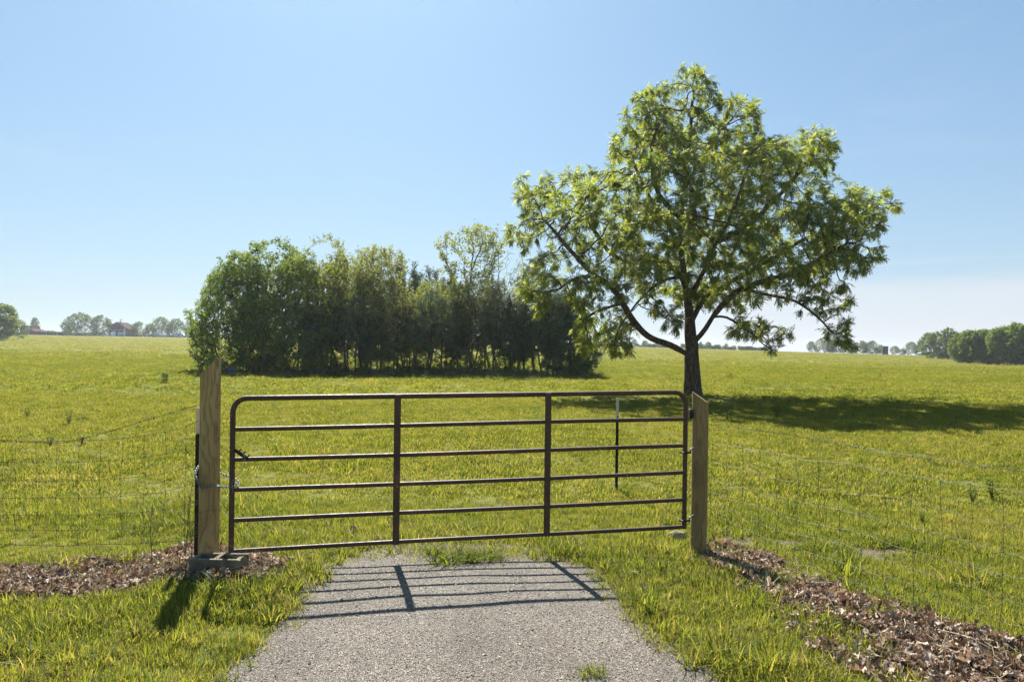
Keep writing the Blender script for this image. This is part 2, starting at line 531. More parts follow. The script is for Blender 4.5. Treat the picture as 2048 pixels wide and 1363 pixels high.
# ------------------------------------------------------------------ ground
def build_ground():
    ys = [-40, -25, -15, -10, -6, -3, 0]
    y = 0.
    while y < 13: y += .09; ys.append(y)
    while y < 1600: y *= 1.028; ys.append(y)
    ys = np.array(ys)
    nx = 241
    s = np.linspace(-1, 1, nx)
    s = np.sign(s) * (np.abs(s) * .45 + .55 * np.abs(s)**3)
    W = np.maximum(22, ys * 1.6)
    X = s[None, :] * W[:, None]; Y = np.repeat(ys[:, None], nx, 1)
    Z = gz(X, Y)
    V = np.stack([X, Y, Z], -1).reshape(-1, 3)
    i = np.arange(len(ys) - 1)[:, None] * nx + np.arange(nx - 1)[None, :]
    Fc = np.stack([i, i + 1, i + nx + 1, i + nx], -1).reshape(-1, 4)
    me = mesh_from('ground', V, Fc, smooth=True)
    x, yy = V[:, 0], V[:, 1]
    L, R = litmask(x, yy)
    soil = np.maximum((L | R) * .95, baremask(x, yy))
    soil = np.maximum(soil, on_drive(x, yy, .05) * .9)
    a = me.attributes.new('soil', 'FLOAT', 'POINT'); a.data.foreach_set('value', soil.astype(np.float32))
    o = link('ground', me, ground_mat()); tag(o, 'green pasture rising gently to the skyline', None, None, 'structure')

    ys = np.linspace(-8, 6.75, 330); nx = 60
    a, b = drive_edges(ys)
    t = np.linspace(0, 1, nx)
    X = a[:, None] + (b - a)[:, None] * t[None, :]; Y = np.repeat(ys[:, None], nx, 1)
    Z = gz(X, Y) + .012 + .01 * np.sin(math.pi * t)[None, :] + .012 * (vnoise(X, Y, 2.2, 9) - .5)
    V = np.stack([X, Y, Z], -1).reshape(-1, 3)
    i = np.arange(len(ys) - 1)[:, None] * nx + np.arange(nx - 1)[None, :]
    Fc = np.stack([i, i + 1, i + nx + 1, i + nx], -1).reshape(-1, 4)
    dme = mesh_from('driveway', V, Fc, smooth=True)
    o = link('driveway', dme, drive_mat()); tag(o, 'grey gravel driveway ending at the farm gate', None, None, 'structure')


def drive_z(x, y):
    a, b = drive_edges(y)
    t = np.clip((x - a) / (b - a), 0, 1)
    return gz(x, y) + .012 + .01 * np.sin(math.pi * t) + .012 * (vnoise(x, y, 2.2, 9) - .5)


build_ground()


# ------------------------------------------------------------------ stones of the driveway
def stones():
    srcs = []
    mts = [simple('grey_chip', (.205, .185, .155), .35, 60, .7), simple('tan_chip', (.28, .20, .13), .3, 60, .7), simple('dark_chip', (.06, .055, .05), .3, 60, .6), simple('pale_chip', (.34, .315, .27), .2, 60, .6)]
    base = [(0, 0, 1), (0, 0, -1), (1, 0, 0), (-1, 0, 0), (0, 1, 0), (0, -1, 0), (.7, .7, .1), (-.7, .7, -.1), (.7, -.7, 0), (-.7, -.7, .1)]
    import bmesh
    for k, mt in enumerate(mts):
        bm = bmesh.new()
        for p in base:
            bm.verts.new(Vector(p) * rng.uniform(.75, 1.1))
        bmesh.ops.convex_hull(bm, input=bm.verts)
        me = bpy.data.meshes.new('chip'); bm.to_mesh(me); bm.free()
        srcs.append(src('chip', me, mt))
    n = 76000
    y = rng.uniform(2.2, 6.85, n); x = rng.uniform(-2.2, 2.0, n)
    keep = on_drive(x, y, .06) ; x, y = x[keep], y[keep]
    edge = rng.uniform(size=len(x))
    z = drive_z(x, y) + .0005
    s = rng.uniform(.0022, .0060, len(x)) * np.where(rng.uniform(size=len(x)) < .015, 2.2, 1)
    scl = np.stack([s * rng.uniform(.8, 1.3, len(x)), s, s * rng.uniform(.5, .9, len(x))], -1)
    rot = rng.uniform(0, 6.28, (len(x), 3)) * np.array([.15, .15, 1])
    idx = rng.choice(4, len(x), p=[.38, .22, .24, .16])
    scatter('gravel', np.stack([x, y, z], -1), rot, scl, idx, srcs, 'loose grey and tan gravel chips on the driveway')


stones()


# ------------------------------------------------------------------ grass
def grass():
    near = [blade_clump('blade_tuft', 50, .085, .055, .0048, .6), blade_clump('blade_tuft', 44, .10, .072, .0055, .7),
            blade_clump('blade_tuft', 55, .08, .042, .0042, .8, straw=.35), blade_clump('blade_tuft', 34, .06, .10, .0068, .9, segs=4, straw=.04)]
    mid = [blade_clump('blade_tuft', 60, .14, .075, .009, .6, segs=2), blade_clump('blade_tuft', 50, .13, .10, .010, .65, segs=2, mat=M['grassfar']), blade_clump('blade_tuft', 50, .16, .06, .009, .8, segs=2, straw=.25)]
    far = [blade_clump('blade_tuft', 60, .40, .10, .03, .8, segs=1, mat=M['grassfar']), blade_clump('blade_tuft', 45, .35, .14, .035, .8, segs=1, straw=.2, mat=M['grassfar'])]
    vfar = [blade_clump('blade_tuft', 40, 1.2, .2, .10, .6, segs=1, mat=M['grassfar']), blade_clump('blade_tuft', 34, 1.1, .26, .11, .6, segs=1, straw=.25, mat=M['grassfar'])]

    def zone(name, y0, y1, dens, srcs, label, spread=.80, scale=1.0, jmask=True):
        spread = max(spread, 1.0 if y0 < 5 else 1.15); cx = 1.2 if y0 < 5 else 3.0
        A = spread * (y1 * y1 - y0 * y0) + 2 * cx * (y1 - y0)
        n = int(A * dens)
        y = np.sqrt(rng.uniform(y0 * y0, y1 * y1, n)); x = rng.uniform(-1, 1, n) * (spread * y + cx)
        keep = ~on_drive(x, y, .03)
        # a few blades creep over the edge of the drive and up its far end
        a, b = drive_edges(y)
        dist = np.minimum(x - a, b - x)
        creep = (dist < .10) & (rng.uniform(size=n) < .35)
        farend = (y > 6.1) & (rng.uniform(size=n) < .35)
        keep |= creep | farend
        L, R = litmask(x, y)
        holes = vnoise(x, y, 4.5, 33)
        gp = np.where(R, np.where(holes < .40, .7, .14), np.where(holes < .22, .5, .09))
        keep &= ~((L | R) & (rng.uniform(size=n) > gp))
        keep &= rng.uniform(size=n) > baremask(x, y) * 1.05
        if y1 == 125: keep &= rng.uniform(size=n) > sm(70, 124, y)
        if y0 == 70: keep &= rng.uniform(size=n) < sm(66, 110, y) + .1
        x, y, dist = x[keep], y[keep], dist[keep]
        n = len(x)
        v = vnoise(x, y, .9, 11) * .6 + vnoise(x, y, 3.1, 12) * .4
        s = scale * (.45 + 1.2 * v) * rng.uniform(.75, 1.25, n)
        edge = np.exp(-(np.minimum(np.abs(dist), 3) / .22)**2) * (y < 6.9)
        s = s * (1 + .15 * edge * (rng.uniform(size=n) < .7))
        hz = s * (1 + .25 * rng.normal(size=n)).clip(.5, 1.8)
        if y0 > 2: hz = hz * (1.0 - .15 * sm(6, 8, y) * (y < 30))
        idx = rng.integers(0, len(srcs), n)
        if len(srcs) == 4:
            idx = rng.choice(4, n, p=[.36, .3, .24, .10])
            idx = np.where((edge > .3) & (rng.uniform(size=n) < .18), 3, idx)
        rot = np.stack([rng.normal(size=n) * .12, rng.normal(size=n) * .12, rng.uniform(0, 6.283, n)], -1)
        z = gz(x, y)
        scatter(name, np.stack([x, y, z], -1), rot, np.stack([s, s, hz], -1), idx, srcs, label)
    zone('verge_grass', 2.0, 8.5, 400, near, 'fine short green grass around the driveway and gate', .86)
    zone('meadow_grass', 8.5, 26, 85, mid, 'bright green grass of the field just behind the gate')
    zone('pasture_grass', 26, 125, 9, far, 'yellow green grass of the open pasture around the trees', scale=.8)
    zone('hill_grass', 70, 405, .34, vfar, 'distant yellow green grass running to the skyline', scale=.7)


grass()


def dry_leaves():
    srcs = []
    for k in range(4):
        out = []
        n = 18
        for i in range(n):
            a = i / n * 2 * math.pi
            r = (1 + (.17 if i % 2 else -.13)) * .5
            out.append((r * math.cos(a) * 1.05, r * math.sin(a) * (.50 + .12 * (k % 2))))
        curl = rng.uniform(.9, 2.4) * (1 if k % 2 else -1); tw = rng.uniform(-1, 1)
        V = [(0, 0, 0)]
        for x, y in out: V.append((x, y, curl * (y * y) + .35 * abs(x) * x * tw + .1 * rng.normal()))
        mid = [(x * .55, y * .55, curl * .3 * y * y + .03 * rng.normal()) for x, y in out]
        V += mid
        Fc = []
        for i in range(n):
            j = (i + 1) % n
            Fc.append((1 + i, 1 + j, 1 + n + j, 1 + n + i)); Fc.append((1 + n + i, 1 + n + j, 0))
        me = mesh_from('oak_leaf', V, Fc, tint=[.5] * len(V), smooth=True)
        srcs.append(src('oak_leaf', me, M['dryleaf']))

    for k in range(2):
        mb = MB(); mb.tube([(-1.6, 0, .05), (-.5, .15 * (k + 1), .25), (.6, -.1, .3), (1.7, .2 * k, .08)], [.035, .035, .03, .02], 4)
        me = mesh_from('dry_stem', mb.v, mb.f); srcs.append(src('dry_stem', me, M['strawpale'] if k else M['straw']))

    def band(name, poly, n, label):
        xs = [p[0] for p in poly]; ys = [p[1] for p in poly]
        x0, x1, y0, y1 = max(min(xs), -7), min(max(xs), 5), max(min(ys), 1.8), max(ys)
        x = rng.uniform(x0 - .2, x1 + .2, n); y = rng.uniform(y0 - .2, y1 + .2, n)
        L, R = litmask(x, y)
        m = L if poly is LITL else R
        # thin fringe outside the heap
        near = np.zeros(n, bool)
        for dx, dy in ((.18, 0), (-.18, 0), (0, .14), (0, -.14)):
            l2, r2 = litmask(x + dx, y + dy); near |= (l2 if poly is LITL else r2)
        heap = vnoise(x, y, 2.4, 21)
        holes = vnoise(x, y, 4.5, 33) < (.22 if poly is LITL else .40)
        keep = (m & (rng.uniform(size=n) < (.35 + 1.1 * heap) * np.where(holes, .12, 1))) | (near & (rng.uniform(size=n) < .13))
        keep &= ~on_drive(x, y, -.02)
        x, y, heap, m = x[keep], y[keep], heap[keep], m[keep]
        k = len(x)
        z = gz(x, y) + .012 + rng.uniform(0, 1, k)**1.3 * (.02 + .075 * heap) * m
        s = rng.uniform(.024, .064, k)
        rot = np.stack([rng.normal(size=k) * .8, rng.normal(size=k) * .8, rng.uniform(0, 6.283, k)], -1)
        scatter(name, np.stack([x, y, z], -1), rot, np.stack([s * (1 + .5 * (rng.uniform(size=k) < .12))] * 3, -1), rng.choice(6, k, p=[.225] * 4 + [.05, .05]), srcs, label)
    band('fallen_leaves', LITL, 38000, 'brown fallen oak leaves heaped along the left fence')
    band('fallen_leaves', LITR, 56000, 'brown fallen oak leaves drifting below the right fence')
    # single dry leaves lying in the grass
    for (px, py, sz, lab) in ((338, 1016, .16, 'curled orange brown dry leaf lying in grass behind the left fence'),
                              (702, 1070, .15, 'dark brown dry leaf in the grass just behind the gate'),
                              (1270, 1152, .10, 'small reddish dry leaf beside the driveway right edge')):
        g = G(px, py)
        me = srcs[1].data.copy() if sz > .12 else srcs[2].data.copy()
        o = bpy.data.objects.new('dry_leaf', me); COL.objects.link(o)
        o.location = g + Vector((0, 0, .04)); o.scale = (sz,) * 3; o.rotation_euler = (.4, .3, px)
        tag(o, lab, 'dry leaf')


dry_leaves()


# ------------------------------------------------------------------ posts
def gate_post(name, cx, D, r, ztop, cutn, label, lean=0, zb=-.35, pm='post'):
    """round post whose top is sawn off on a slant; cutn = (sx, sy): slope of the cut"""
    t = empty(name, (cx, D, gzf(cx, D)), label, 'gate post', 'treated posts either side of the gate')
    k = 40; mb = MB(); vs = []; z0 = zb
    rows = 26
    loc = t.location
    def top(x, y): return ztop - loc.z + x * cutn[0] + y * cutn[1]
    for i in range(rows + 1):
        q = i / rows
        for j in range(k):
            a = 2 * math.pi * j / k
            rr = r * (1 + .02 * math.sin(3 * a + q * 4) + .012 * math.sin(q * 17 + a) + .05 * (1 - q) * .4)
            x, y = rr * math.cos(a), rr * math.sin(a)
            z = z0 + q * (top(x, y) - z0)
            vs.append((x + lean * z, y, z))
    fs = [(i * k + j, i * k + (j + 1) % k, (i + 1) * k + (j + 1) % k, (i + 1) * k + j) for i in range(rows) for j in range(k)]
    mb.add(vs, fs); mb.build('shaft', M[pm], t, True)
    mb = MB(); ring = vs[-k:]; mb.add([(x, y, z + .0) for x, y, z in ring], [tuple(range(k))])
    mb.build('cut_top', M['endgrain'], t)
    return t


PL = P(419.5, 900, 5.90)
pl = gate_post('gate_post', PL.x, 5.90, .081, P(421, 728, 5.90).z, (.95, .35),
               'tall greenish pine post with slanted top at the latch end of the gate')
PR = P(1398.5, 950, 6.72)
pr = gate_post('gate_post', PR.x, 6.72, .076, P(1400, 794, 6.72).z, (-.68, .15),
               'shorter weathered pine post with slanted top at the hinge end of the gate', pm='post_dark')
# wire wrapped low round the right post, and staples on both
mb = MB()
q = [(.079 * math.cos(a), .079 * math.sin(a), .18 + .02 * math.cos(a)) for a in np.linspace(0, 2 * math.pi, 24, endpoint=False)]
mb.tube(q, .0018, 5, closed=True); mb.build('wire_wrap', M['galv'], pr)
mb = MB()
q = [(.084 * math.cos(a), .084 * math.sin(a), .46 + .03 * math.cos(a + 1)) for a in np.linspace(0, 2 * math.pi, 24, endpoint=False)]
mb.tube(q, .0015, 5, closed=True); mb.build('wire_wrap', M['wiredark'], pl)


def t_post(px, ytop, ybase, D, ywhite, label, lean=0):
    a = P(px, ytop, D); w = P(px, ywhite, D)
    t = empty('t_post', (a.x, D, gzf(a.x, D)), label, 'fence post', 'steel t posts')
    H = a.z - t.location.z; Wz = w.z - t.location.z
    def seg(z0, z1, name, mat):
        mb = MB()
        mb.box(-.020, .020, -.003, .004, z0, z1); mb.box(-.003, .003, .004, .036, z0, z1)
        if name == 'shaft':
            z = z0 + .35
            while z < z1: mb.box(-.006, .006, -.011, -.003, z, z + .022); z += .055
        o = mb.build(name, mat, t); return o
    seg(-.3, Wz, 'shaft', M['tgreen']); seg(Wz, H, 'painted_tip', M['cream'])
    t.rotation_euler = (0, lean, math.radians(20))
    return t


t_post(396.5, 815, 1100, 6.12, 868, 'dark steel t post with cream tip standing behind the left wooden post')
t_post(1235, 795, 975, 9.45, 835, 'thin dark t post with cream tip standing alone in the field behind the gate')

# trail box on right post
bx = P(1381, 827, 6.68)
t = empty('weather_box', (bx.x, 6.68, bx.z), 'small black box fixed on the left side of the hinge post', 'box')
mb = MB(); mb.box(-.014, .014, -.03, .03, -.045, .045, bev=.006); mb.build('case', M['black'], t)
mb = MB(); mb.box(-.010, .010, -.036, -.031, .018, .034, bev=.002); mb.build('face_plate', M['wiredark'], t)


# ------------------------------------------------------------------ gate
def gate():
    D1, D2 = 5.79, 6.612
    A = P(462, 1102, D1); B = P(1368, 1052, D2)
    A = Vector((A.x, D1, A.z)); B = Vector((B.x, D2, B.z))
    t = empty('farm_gate', (B.x, B.y, B.z - .02), 'long brown tubular steel gate with six rails across the driveway', 'gate')
    ux = (B - A); L = ux.length; ux.normalize()
    uz = Vector((0, 0, 1)); H = 1.265; R_ = .0205
    O = t.location
    def W(s, z, off=0):
        d = Vector((-ux.y, ux.x, 0)) * off
        return A + ux * s + uz * z + d - O
    cr = .115
    pts = [W(0, -.02)]
    for q in np.linspace(.05, H - cr, 8): pts.append(W(0, q))
    for a in np.linspace(0, math.pi / 2, 9)[1:]: pts.append(W(cr - cr * math.cos(a), H - cr + cr * math.sin(a)))
    for q in np.linspace(.4, L - cr, 10): pts.append(W(q, H))
    for a in np.linspace(0, math.pi / 2, 9)[1:]: pts.append(W(L - cr + cr * math.sin(a), H - cr + cr * math.cos(a)))
    for q in np.linspace(H - cr - .1, -.02, 8): pts.append(W(L, q))
    mb = MB(); mb.tube(pts, R_ * 1.08, 14); mb.build('frame', M['gate'], t, True)
    for i in range(5):
        z = H * i / 5
        mb = MB()
        mb.tube([W(s, z + .004 * math.sin(s * 1.3 + i)) for s in np.linspace(R_ * .4, L - R_ * .4, 12)], R_ * .92, 12)
        mb.build('rail', M['gate'], t, True)
    for f in (1 / 3, 2 / 3):
        s = L * f
        mb = MB()
        c = [W(s, -.012, -.018), W(s, H + .012, -.018)]
        d = Vector((-ux.y, ux.x, 0))
        vs = []
        for p in c:
            for a, b in ((-.029, -.004), (-.021, -.016), (.021, -.016), (.029, -.004), (.029, .004), (-.029, .004)):
                vs.append(p + ux * a + d * b)
        fs = [(0, 1, 2, 3, 4, 5)[::-1], (6, 7, 8, 9, 10, 11)] + [(i, (i + 1) % 6, (i + 1) % 6 + 6, i + 6) for i in range(6)]
        mb.add(vs, fs)
        mb.build('brace', M['gate'], t)
    # latch bracket: slotted plate welded across the corner of the second rail
    mb = MB()
    z = H * 3 / 5
    d = Vector((-ux.y, ux.x, 0)) * -.022
    for (a, b, th) in (((.02, z + .085), (.125, z + .005), .014),):
        p0, p1 = W(a[0] - .0, a[1]), W(b[0], b[1])
        dirv = (p1 - p0).normalized(); nn = dirv.cross(d.normalized())
        vs = [p + nn * s_ * th + d * k_ for k_ in (1, 1.3) for p, s_ in ((p0, -1), (p1, -1), (p1, 1), (p0, 1))]
        mb.add(vs, [(0, 1, 2, 3), (7, 6, 5, 4), (0, 4, 5, 1), (1, 5, 6, 2), (2, 6, 7, 3), (3, 7, 4, 0)])
    for s_, zz in ((.055, z + .072), (.085, z + .048), (.12, z + .02)):
        mb.tube([W(s_, zz, -.03), W(s_ + .022, zz + .018, -.03)], .006, 6)
    mb.build('latch', M['black'], t)
    # hinges: clamp bands on the frame, pins into the post
    for zz in (P(1368, 904, D2).z - B.z, P(1368, 1040, D2).z - B.z):
        h = MB()
        p = W(L, zz)
        q = [p + Vector((.030 * math.cos(a), .030 * math.sin(a), 0)) for a in np.linspace(0, 2 * math.pi, 16, endpoint=False)]
        h.tube(q, .008, 6, closed=True)
        h.tube([p + Vector((-.055, -.01, 0)), p + Vector((-.025, -.01, 0))], .008, 6)
        h.tube([p + Vector((.025, 0, 0)), p + Vector((.055, 0, 0))], .012, 8)
        hb = h.build('hinge', M['black'], t)
        h = MB(); pp = Vector((PR.x - .07, 6.70, 0)) - O
        h.tube([p + Vector((.05, 0, -.012)), p + Vector((.05, 0, .03)), p + Vector((.06, .01, .034)), Vector((pp.x + .03, pp.y, p.z + .036))], .007, 8)
        h.build('hinge_pin', M['galv'], hb)
    return t, A


gt, GA = gate()


# chain from left post to gate, and latch cable
def chain():
    O = Vector((PL.x, 5.9, P(420, 965, 5.9).z))
    t = empty('chain', O, 'galvanised chain looped round the latch post and the gate frame', 'chain')
    gx = GA.x - O.x
    ctrl = [(gx - .00, -.11 - .04, .0), (.16, -.13, -.005), (.07, -.100, .0), (-.01, -.105, -.02), (-.06, -.092, .035), (-.105, -.04, .08), (-.135, .08, .115), (-.15, .24, .14),
            (-.10, .27, .12), (-.03, .12, .08), (.06, .10, .06), (.12, .03, .06), (gx - .03, .0, .04), (gx + .035, -.07, .02), (gx + .035, -.13, 0.0)]
    pts = []
    n = len(ctrl)
    for i in range(n):
        p0, p1, p2, p3 = (Vector(ctrl[(i + k) % n]) for k in (-1, 0, 1, 2))
        for q in np.linspace(0, 1, 12, endpoint=False):
            pts.append(.5 * ((2 * p1) + (-p0 + p2) * q + (2 * p0 - 5 * p1 + 4 * p2 - p3) * q * q + (-p0 + 3 * p1 - 3 * p2 + p3) * q**3))
    mb = MB(); acc = 0; step = .024; flip = 0
    for i in range(len(pts)):
        a, b = pts[i], pts[(i + 1) % len(pts)]
        seg = (b - a); l = seg.length
        if l < 1e-6: continue
        while acc < l:
            c = a + seg * (acc / l); d = seg.normalized()
            s = d.cross(Vector((0, 0, 1))).normalized() if abs(d.z) < .95 else d.orthogonal()
            if flip % 2: s = d.cross(s).normalized()
            ring = []
            for an in np.linspace(0, 2 * math.pi, 12, endpoint=False):
                ring.append(c + d * .018 * math.cos(an) + s * .0095 * math.sin(an))
            mb.tube(ring, .0034, 5, closed=True); flip += 1; acc += step
        acc -= l
    mb.build('links', M['galv'], t, True)
    mb = MB(); mb.tube([(.075, -.125, -.004), (gx - .035, -.135, 0)], .006, 8); mb.build('snap_hook', M['galv'], t, True)
    # cable loop hanging from the latch down to the frame
    pa, pb = P(491, 912, 5.72), P(463, 975, 5.72)
    t = empty('latch_cable', pb, 'thin pale wire loop hanging from the gate latch', 'cable')
    ctrl = [P(482, 902, 5.75), P(490, 916, 5.74), P(488, 930, 5.74), P(478, 946, 5.74), P(468, 956, 5.74), P(463, 965, 5.74), P(466, 985, 5.75)]
    mb = MB(); mb.tube([c - pb for c in ctrl], .0026, 6); mb.build('wire_loop', M['galv'], t, True)


chain()


# ------------------------------------------------------------------ concrete block and stone
def block():
    c = P(428, 1118, 5.47)
    zb = gzf(c.x, 5.55) - .02
    t = empty('concrete_block', (c.x, 5.56, zb), 'hollow grey concrete block in dead leaves at the foot of the latch post', 'block')
    h = c.z - zb
    mb = MB()
    x0, x1, y0, y1 = -.195, .195, -.095, .095; w = .032
    bv = .003
    mb.box(x0, x1, y0, y0 + w, 0, h, bev=bv); mb.box(x0, x1, y1 - w, y1, 0, h - .001, bev=bv)
    for xa, xb in ((x0 + .001, x0 + w), (-w / 2, w / 2), (x1 - w, x1 - .001)):
        mb.box(xa, xb, y0 + w - .001, y1 - w + .001, .001, h - .002)
    mb.box(x1 - .001, x1 + .010, y0, y0 + .03, 0, h - .003); mb.box(x1 - .001, x1 + .010, y1 - .03, y1, 0, h - .003)
    mb.build('shell', M['conc'], t)
    t.rotation_euler = (0, 0, math.radians(-1.5))
    g = G(1362, 1085)
    mb = MB()
    import bmesh
    bm = bmesh.new(); bmesh.ops.create_icosphere(bm, subdivisions=3, radius=1)
    for v in bm.verts:
        n = mnoise.noise(v.co * 1.3) * .3 + mnoise.noise(v.co * 4) * .08
        v.co = Vector((v.co.x * .10, v.co.y * .07, v.co.z * .055)) * (1 + n)
    me = bpy.data.meshes.new('field_stone'); bm.to_mesh(me); bm.free()
    o = link('field_stone', me, M['stone']); o.location = (g.x, g.y + .15, gzf(g.x, g.y) + .03)
    tag(o, 'pale tan rock lying in grass beside the hinge post', 'rock')


block()


# ------------------------------------------------------------------ fences
def wob(i, s, amp=.006):
    return Vector((0, mnoise.noise(Vector((s * 3, i * 7.1, 0))) * amp, mnoise.noise(Vector((s * 2.4, i * 3.7, 5))) * amp * 1.6))


def left_fence():
    D = 6.05
    x1 = P(393, 900, D).x; x0 = -8.5
    t = empty('woven_wire_fence', (x1, D, gzf(x1, D)), 'slack woven wire fence running left from the latch post', 'wire fence')
    O = t.location
    rows = [885, 927, 964, 999, 1033, 1062, 1092]
    zs = [P(240, y, D).z for y in rows]
    def pt(i, x):
        d = x1 - x
        rise = [.17, .15, .14, .13, .11, .07, .04][i] * math.exp(-(d / .32))
        rise += .03 * math.exp(-d / 1.0)
        drop = .014 * max(0, d - 1) * 0
        p = Vector((x, D + .03 * math.sin(x * 2), zs[i] + rise - drop)) + wob(i, x)
        return p - O
    xs = np.linspace(x1, x0, 90)
    for i in range(7):
        mb = MB(); mb.tube([pt(i, x) for x in xs], .0019 if i not in (0, 6) else .0024, 5, caps=False)
        mb.build('line_wire', M['wiredark'], t, True)
    x = x1 - .10; k = 0
    while x > x0:
        mb = MB(); pts = []
        jit = [mnoise.noise(Vector((x * 5, i * 2.3, 1))) * .035 for i in range(7)]
        for i in range(7):
            p = pt(i, x + jit[i]); pts.append(p)
        mb.tube(pts, .0016, 4, caps=False)
        for p in pts: mb.tube([p + Vector((-.006, 0, .002)), p + Vector((.006, 0, -.002))], .0042, 5)
        mb.build('stay_wire', M['wiredark'], t, True)
        x -= .178 + .02 * mnoise.noise(Vector((x, 0, 0))); k += 1
    # slack barbed strand
    def barb(name, ctrl, label, mat, sub=14, r=.0017):
        O = Vector(ctrl[0]); tt = empty(name, O, label, 'barbed wire')
        pts = []
        n = len(ctrl)
        for i in range(n - 1):
            for q in np.linspace(0, 1, sub, endpoint=False):
                pts.append(Vector(ctrl[i]).lerp(Vector(ctrl[i + 1]), q))
        pts.append(Vector(ctrl[-1]))
        mb = MB()
        for ph in (0, math.pi):
            tw = []
            for j in range(len(pts) * 3 - 3):
                a = pts[j // 3].lerp(pts[min(j // 3 + 1, len(pts) - 1)], (j % 3) / 3)
                tw.append(a - O + Vector((0, math.cos(j * 1.3 + ph), math.sin(j * 1.3 + ph))) * r)
            mb.tube(tw, r * .95, 4, caps=False)
        L = 0; nb = 0
        for j in range(1, len(pts)):
            L += (pts[j] - pts[j - 1]).length
            if L > .12:
                L = 0; p = pts[j] - O
                for a in (random.uniform(0, 3), random.uniform(0, 3)):
                    d = Vector((.2, math.cos(a), math.sin(a))) * .016
                    mb.tube([p - d, p + d], .0016, 4)
                mb.tube([p - Vector((.005, 0, 0)), p + Vector((.005, 0, 0))], .0042, 5)
        mb.build('strand', mat, tt)
        return tt
    D = 6.05
    barb('barbed_wire', [P(395, 810, D), P(330, 828, D), P(250, 853, D), P(185, 872, D), P(125, 885, D), P(60, 884, D), P(-60, 880, D), P(-300, 872, D)],
         'loose barbed strand rising to the cream tip of the left steel post', M['wiredark'])
    A0 = Vector((PR.x + .05, 6.68, 0)); dr = Vector((1.35, -2.45, 0)).normalized()
    endD = 4.41
    def pp(px, py, D): return P(px, py, D)
    zA = P(1425, 848, 6.66).z; zB = P(2048, 942, 4.30).z
    pts = []
    for s in np.linspace(.03, 5.2, 22):
        p = A0 + dr * s
        z = zA + (zB - zA) * s / 2.75 + .012 * math.sin(s * 2.2)
        pts.append(Vector((p.x, p.y, z)))
    barb('barbed_wire', pts, 'taut shiny barbed wire above the right fence', M['wire'], sub=8)


left_fence()


def right_fence():
    A0 = Vector((PR.x + .075, 6.70, 0)); dr = Vector((1.35, -2.45, 0)).normalized()
    t = empty('woven_wire_fence', (A0.x, A0.y, gzf(A0.x, A0.y)), 'sagging woven wire fence running from the hinge post towards the lower right', 'wire fence')
    O = t.location
    ya = [884, 920, 953, 979, 1000, 1022, 1045]; yb = [982, 1046, 1103, 1153, 1200, 1243, 1283]
    za = [P(1415, y, 6.70).z for y in ya]
    s2 = 2.61
    E_ = A0 + dr * s2
    u = E_.x / E_.y * F
    zb = []
    for y in yb: zb.append(P(2003, y, E_.y).z)
    def pt(i, s):
        q = s / s2
        p = A0 + dr * s
        z = za[i] + (zb[i] - za[i]) * min(q, 1.0)
        sag = -.045 * (i > 0) * math.sin(math.pi * min(1, q * 1.6)) * (.4 + .1 * i)
        z += sag + .035 * mnoise.noise(Vector((s * 2.3, i * 4.4, 2))) + .012 * mnoise.noise(Vector((s * 9, i * 4.4, 2)))
        nrm = Vector((dr.y, -dr.x, 0))
        return Vector((p.x, p.y, z)) + nrm * .03 * mnoise.noise(Vector((s * 1.7, i * .9, 8))) - O
    ss = np.linspace(0, 5.2, 120)
    for i in range(7):
        mb = MB(); mb.tube([pt(i, s) for s in ss], .0014 if i else .0018, 5, caps=False)
        mb.build('line_wire', M['wire'], t, True)
    s = .04; k = 0
    while s < 5.1:
        pts = [pt(i, s + .05 * mnoise.noise(Vector((s * 4.3, i * 1.3, 3)))) for i in range(7)]
        fine = []
        for i in range(6):
            for q in (0, .33, .66): fine.append(pts[i].lerp(pts[i + 1], q) + Vector((.008 * mnoise.noise(Vector((s * 9, i + q, 0))), .008 * mnoise.noise(Vector((s * 9, i + q, 9))), 0)))
        fine.append(pts[-1])
        mb = MB(); mb.tube(fine, .0016, 4, caps=False)
        for p in pts: mb.tube([p - dr * .006, p + dr * .006], .0043, 5)
        mb.build('stay_wire', M['wiredark'], t, True)
        s += .195; k += 1


right_fence()


# ------------------------------------------------------------------ small plants
def plant_mesh(n, L, w, h, mat, name, kind='leafy'):
    V, Fq, T = [], [], []
    for i in range(n):
        a = rng.uniform(0, 6.283)
        st = rng.uniform(.15, 1) * h; rad = rng.uniform(0, .5) * h * .5
        p = np.array([rad * math.cos(a), rad * math.sin(a), st])
        d = np.array([math.cos(a), math.sin(a), rng.uniform(-.3, .8)]); d /= np.linalg.norm(d)
        s = np.cross(d, [0, 0, 1]); s /= np.linalg.norm(s) + 1e-9
        l = L * rng.uniform(.6, 1.3); ww = w * rng.uniform(.7, 1.2)
        b = len(V)
        V += [p, p + d * l * .5 + s * ww * .5, p + d * l - np.array([0, 0, .2 * l]), p + d * l * .5 - s * ww * .5]
        T += [rng.uniform()] * 4; Fq.append((b, b + 1, b + 2, b + 3))
    return mesh_from(name, V, np.array(Fq), T)


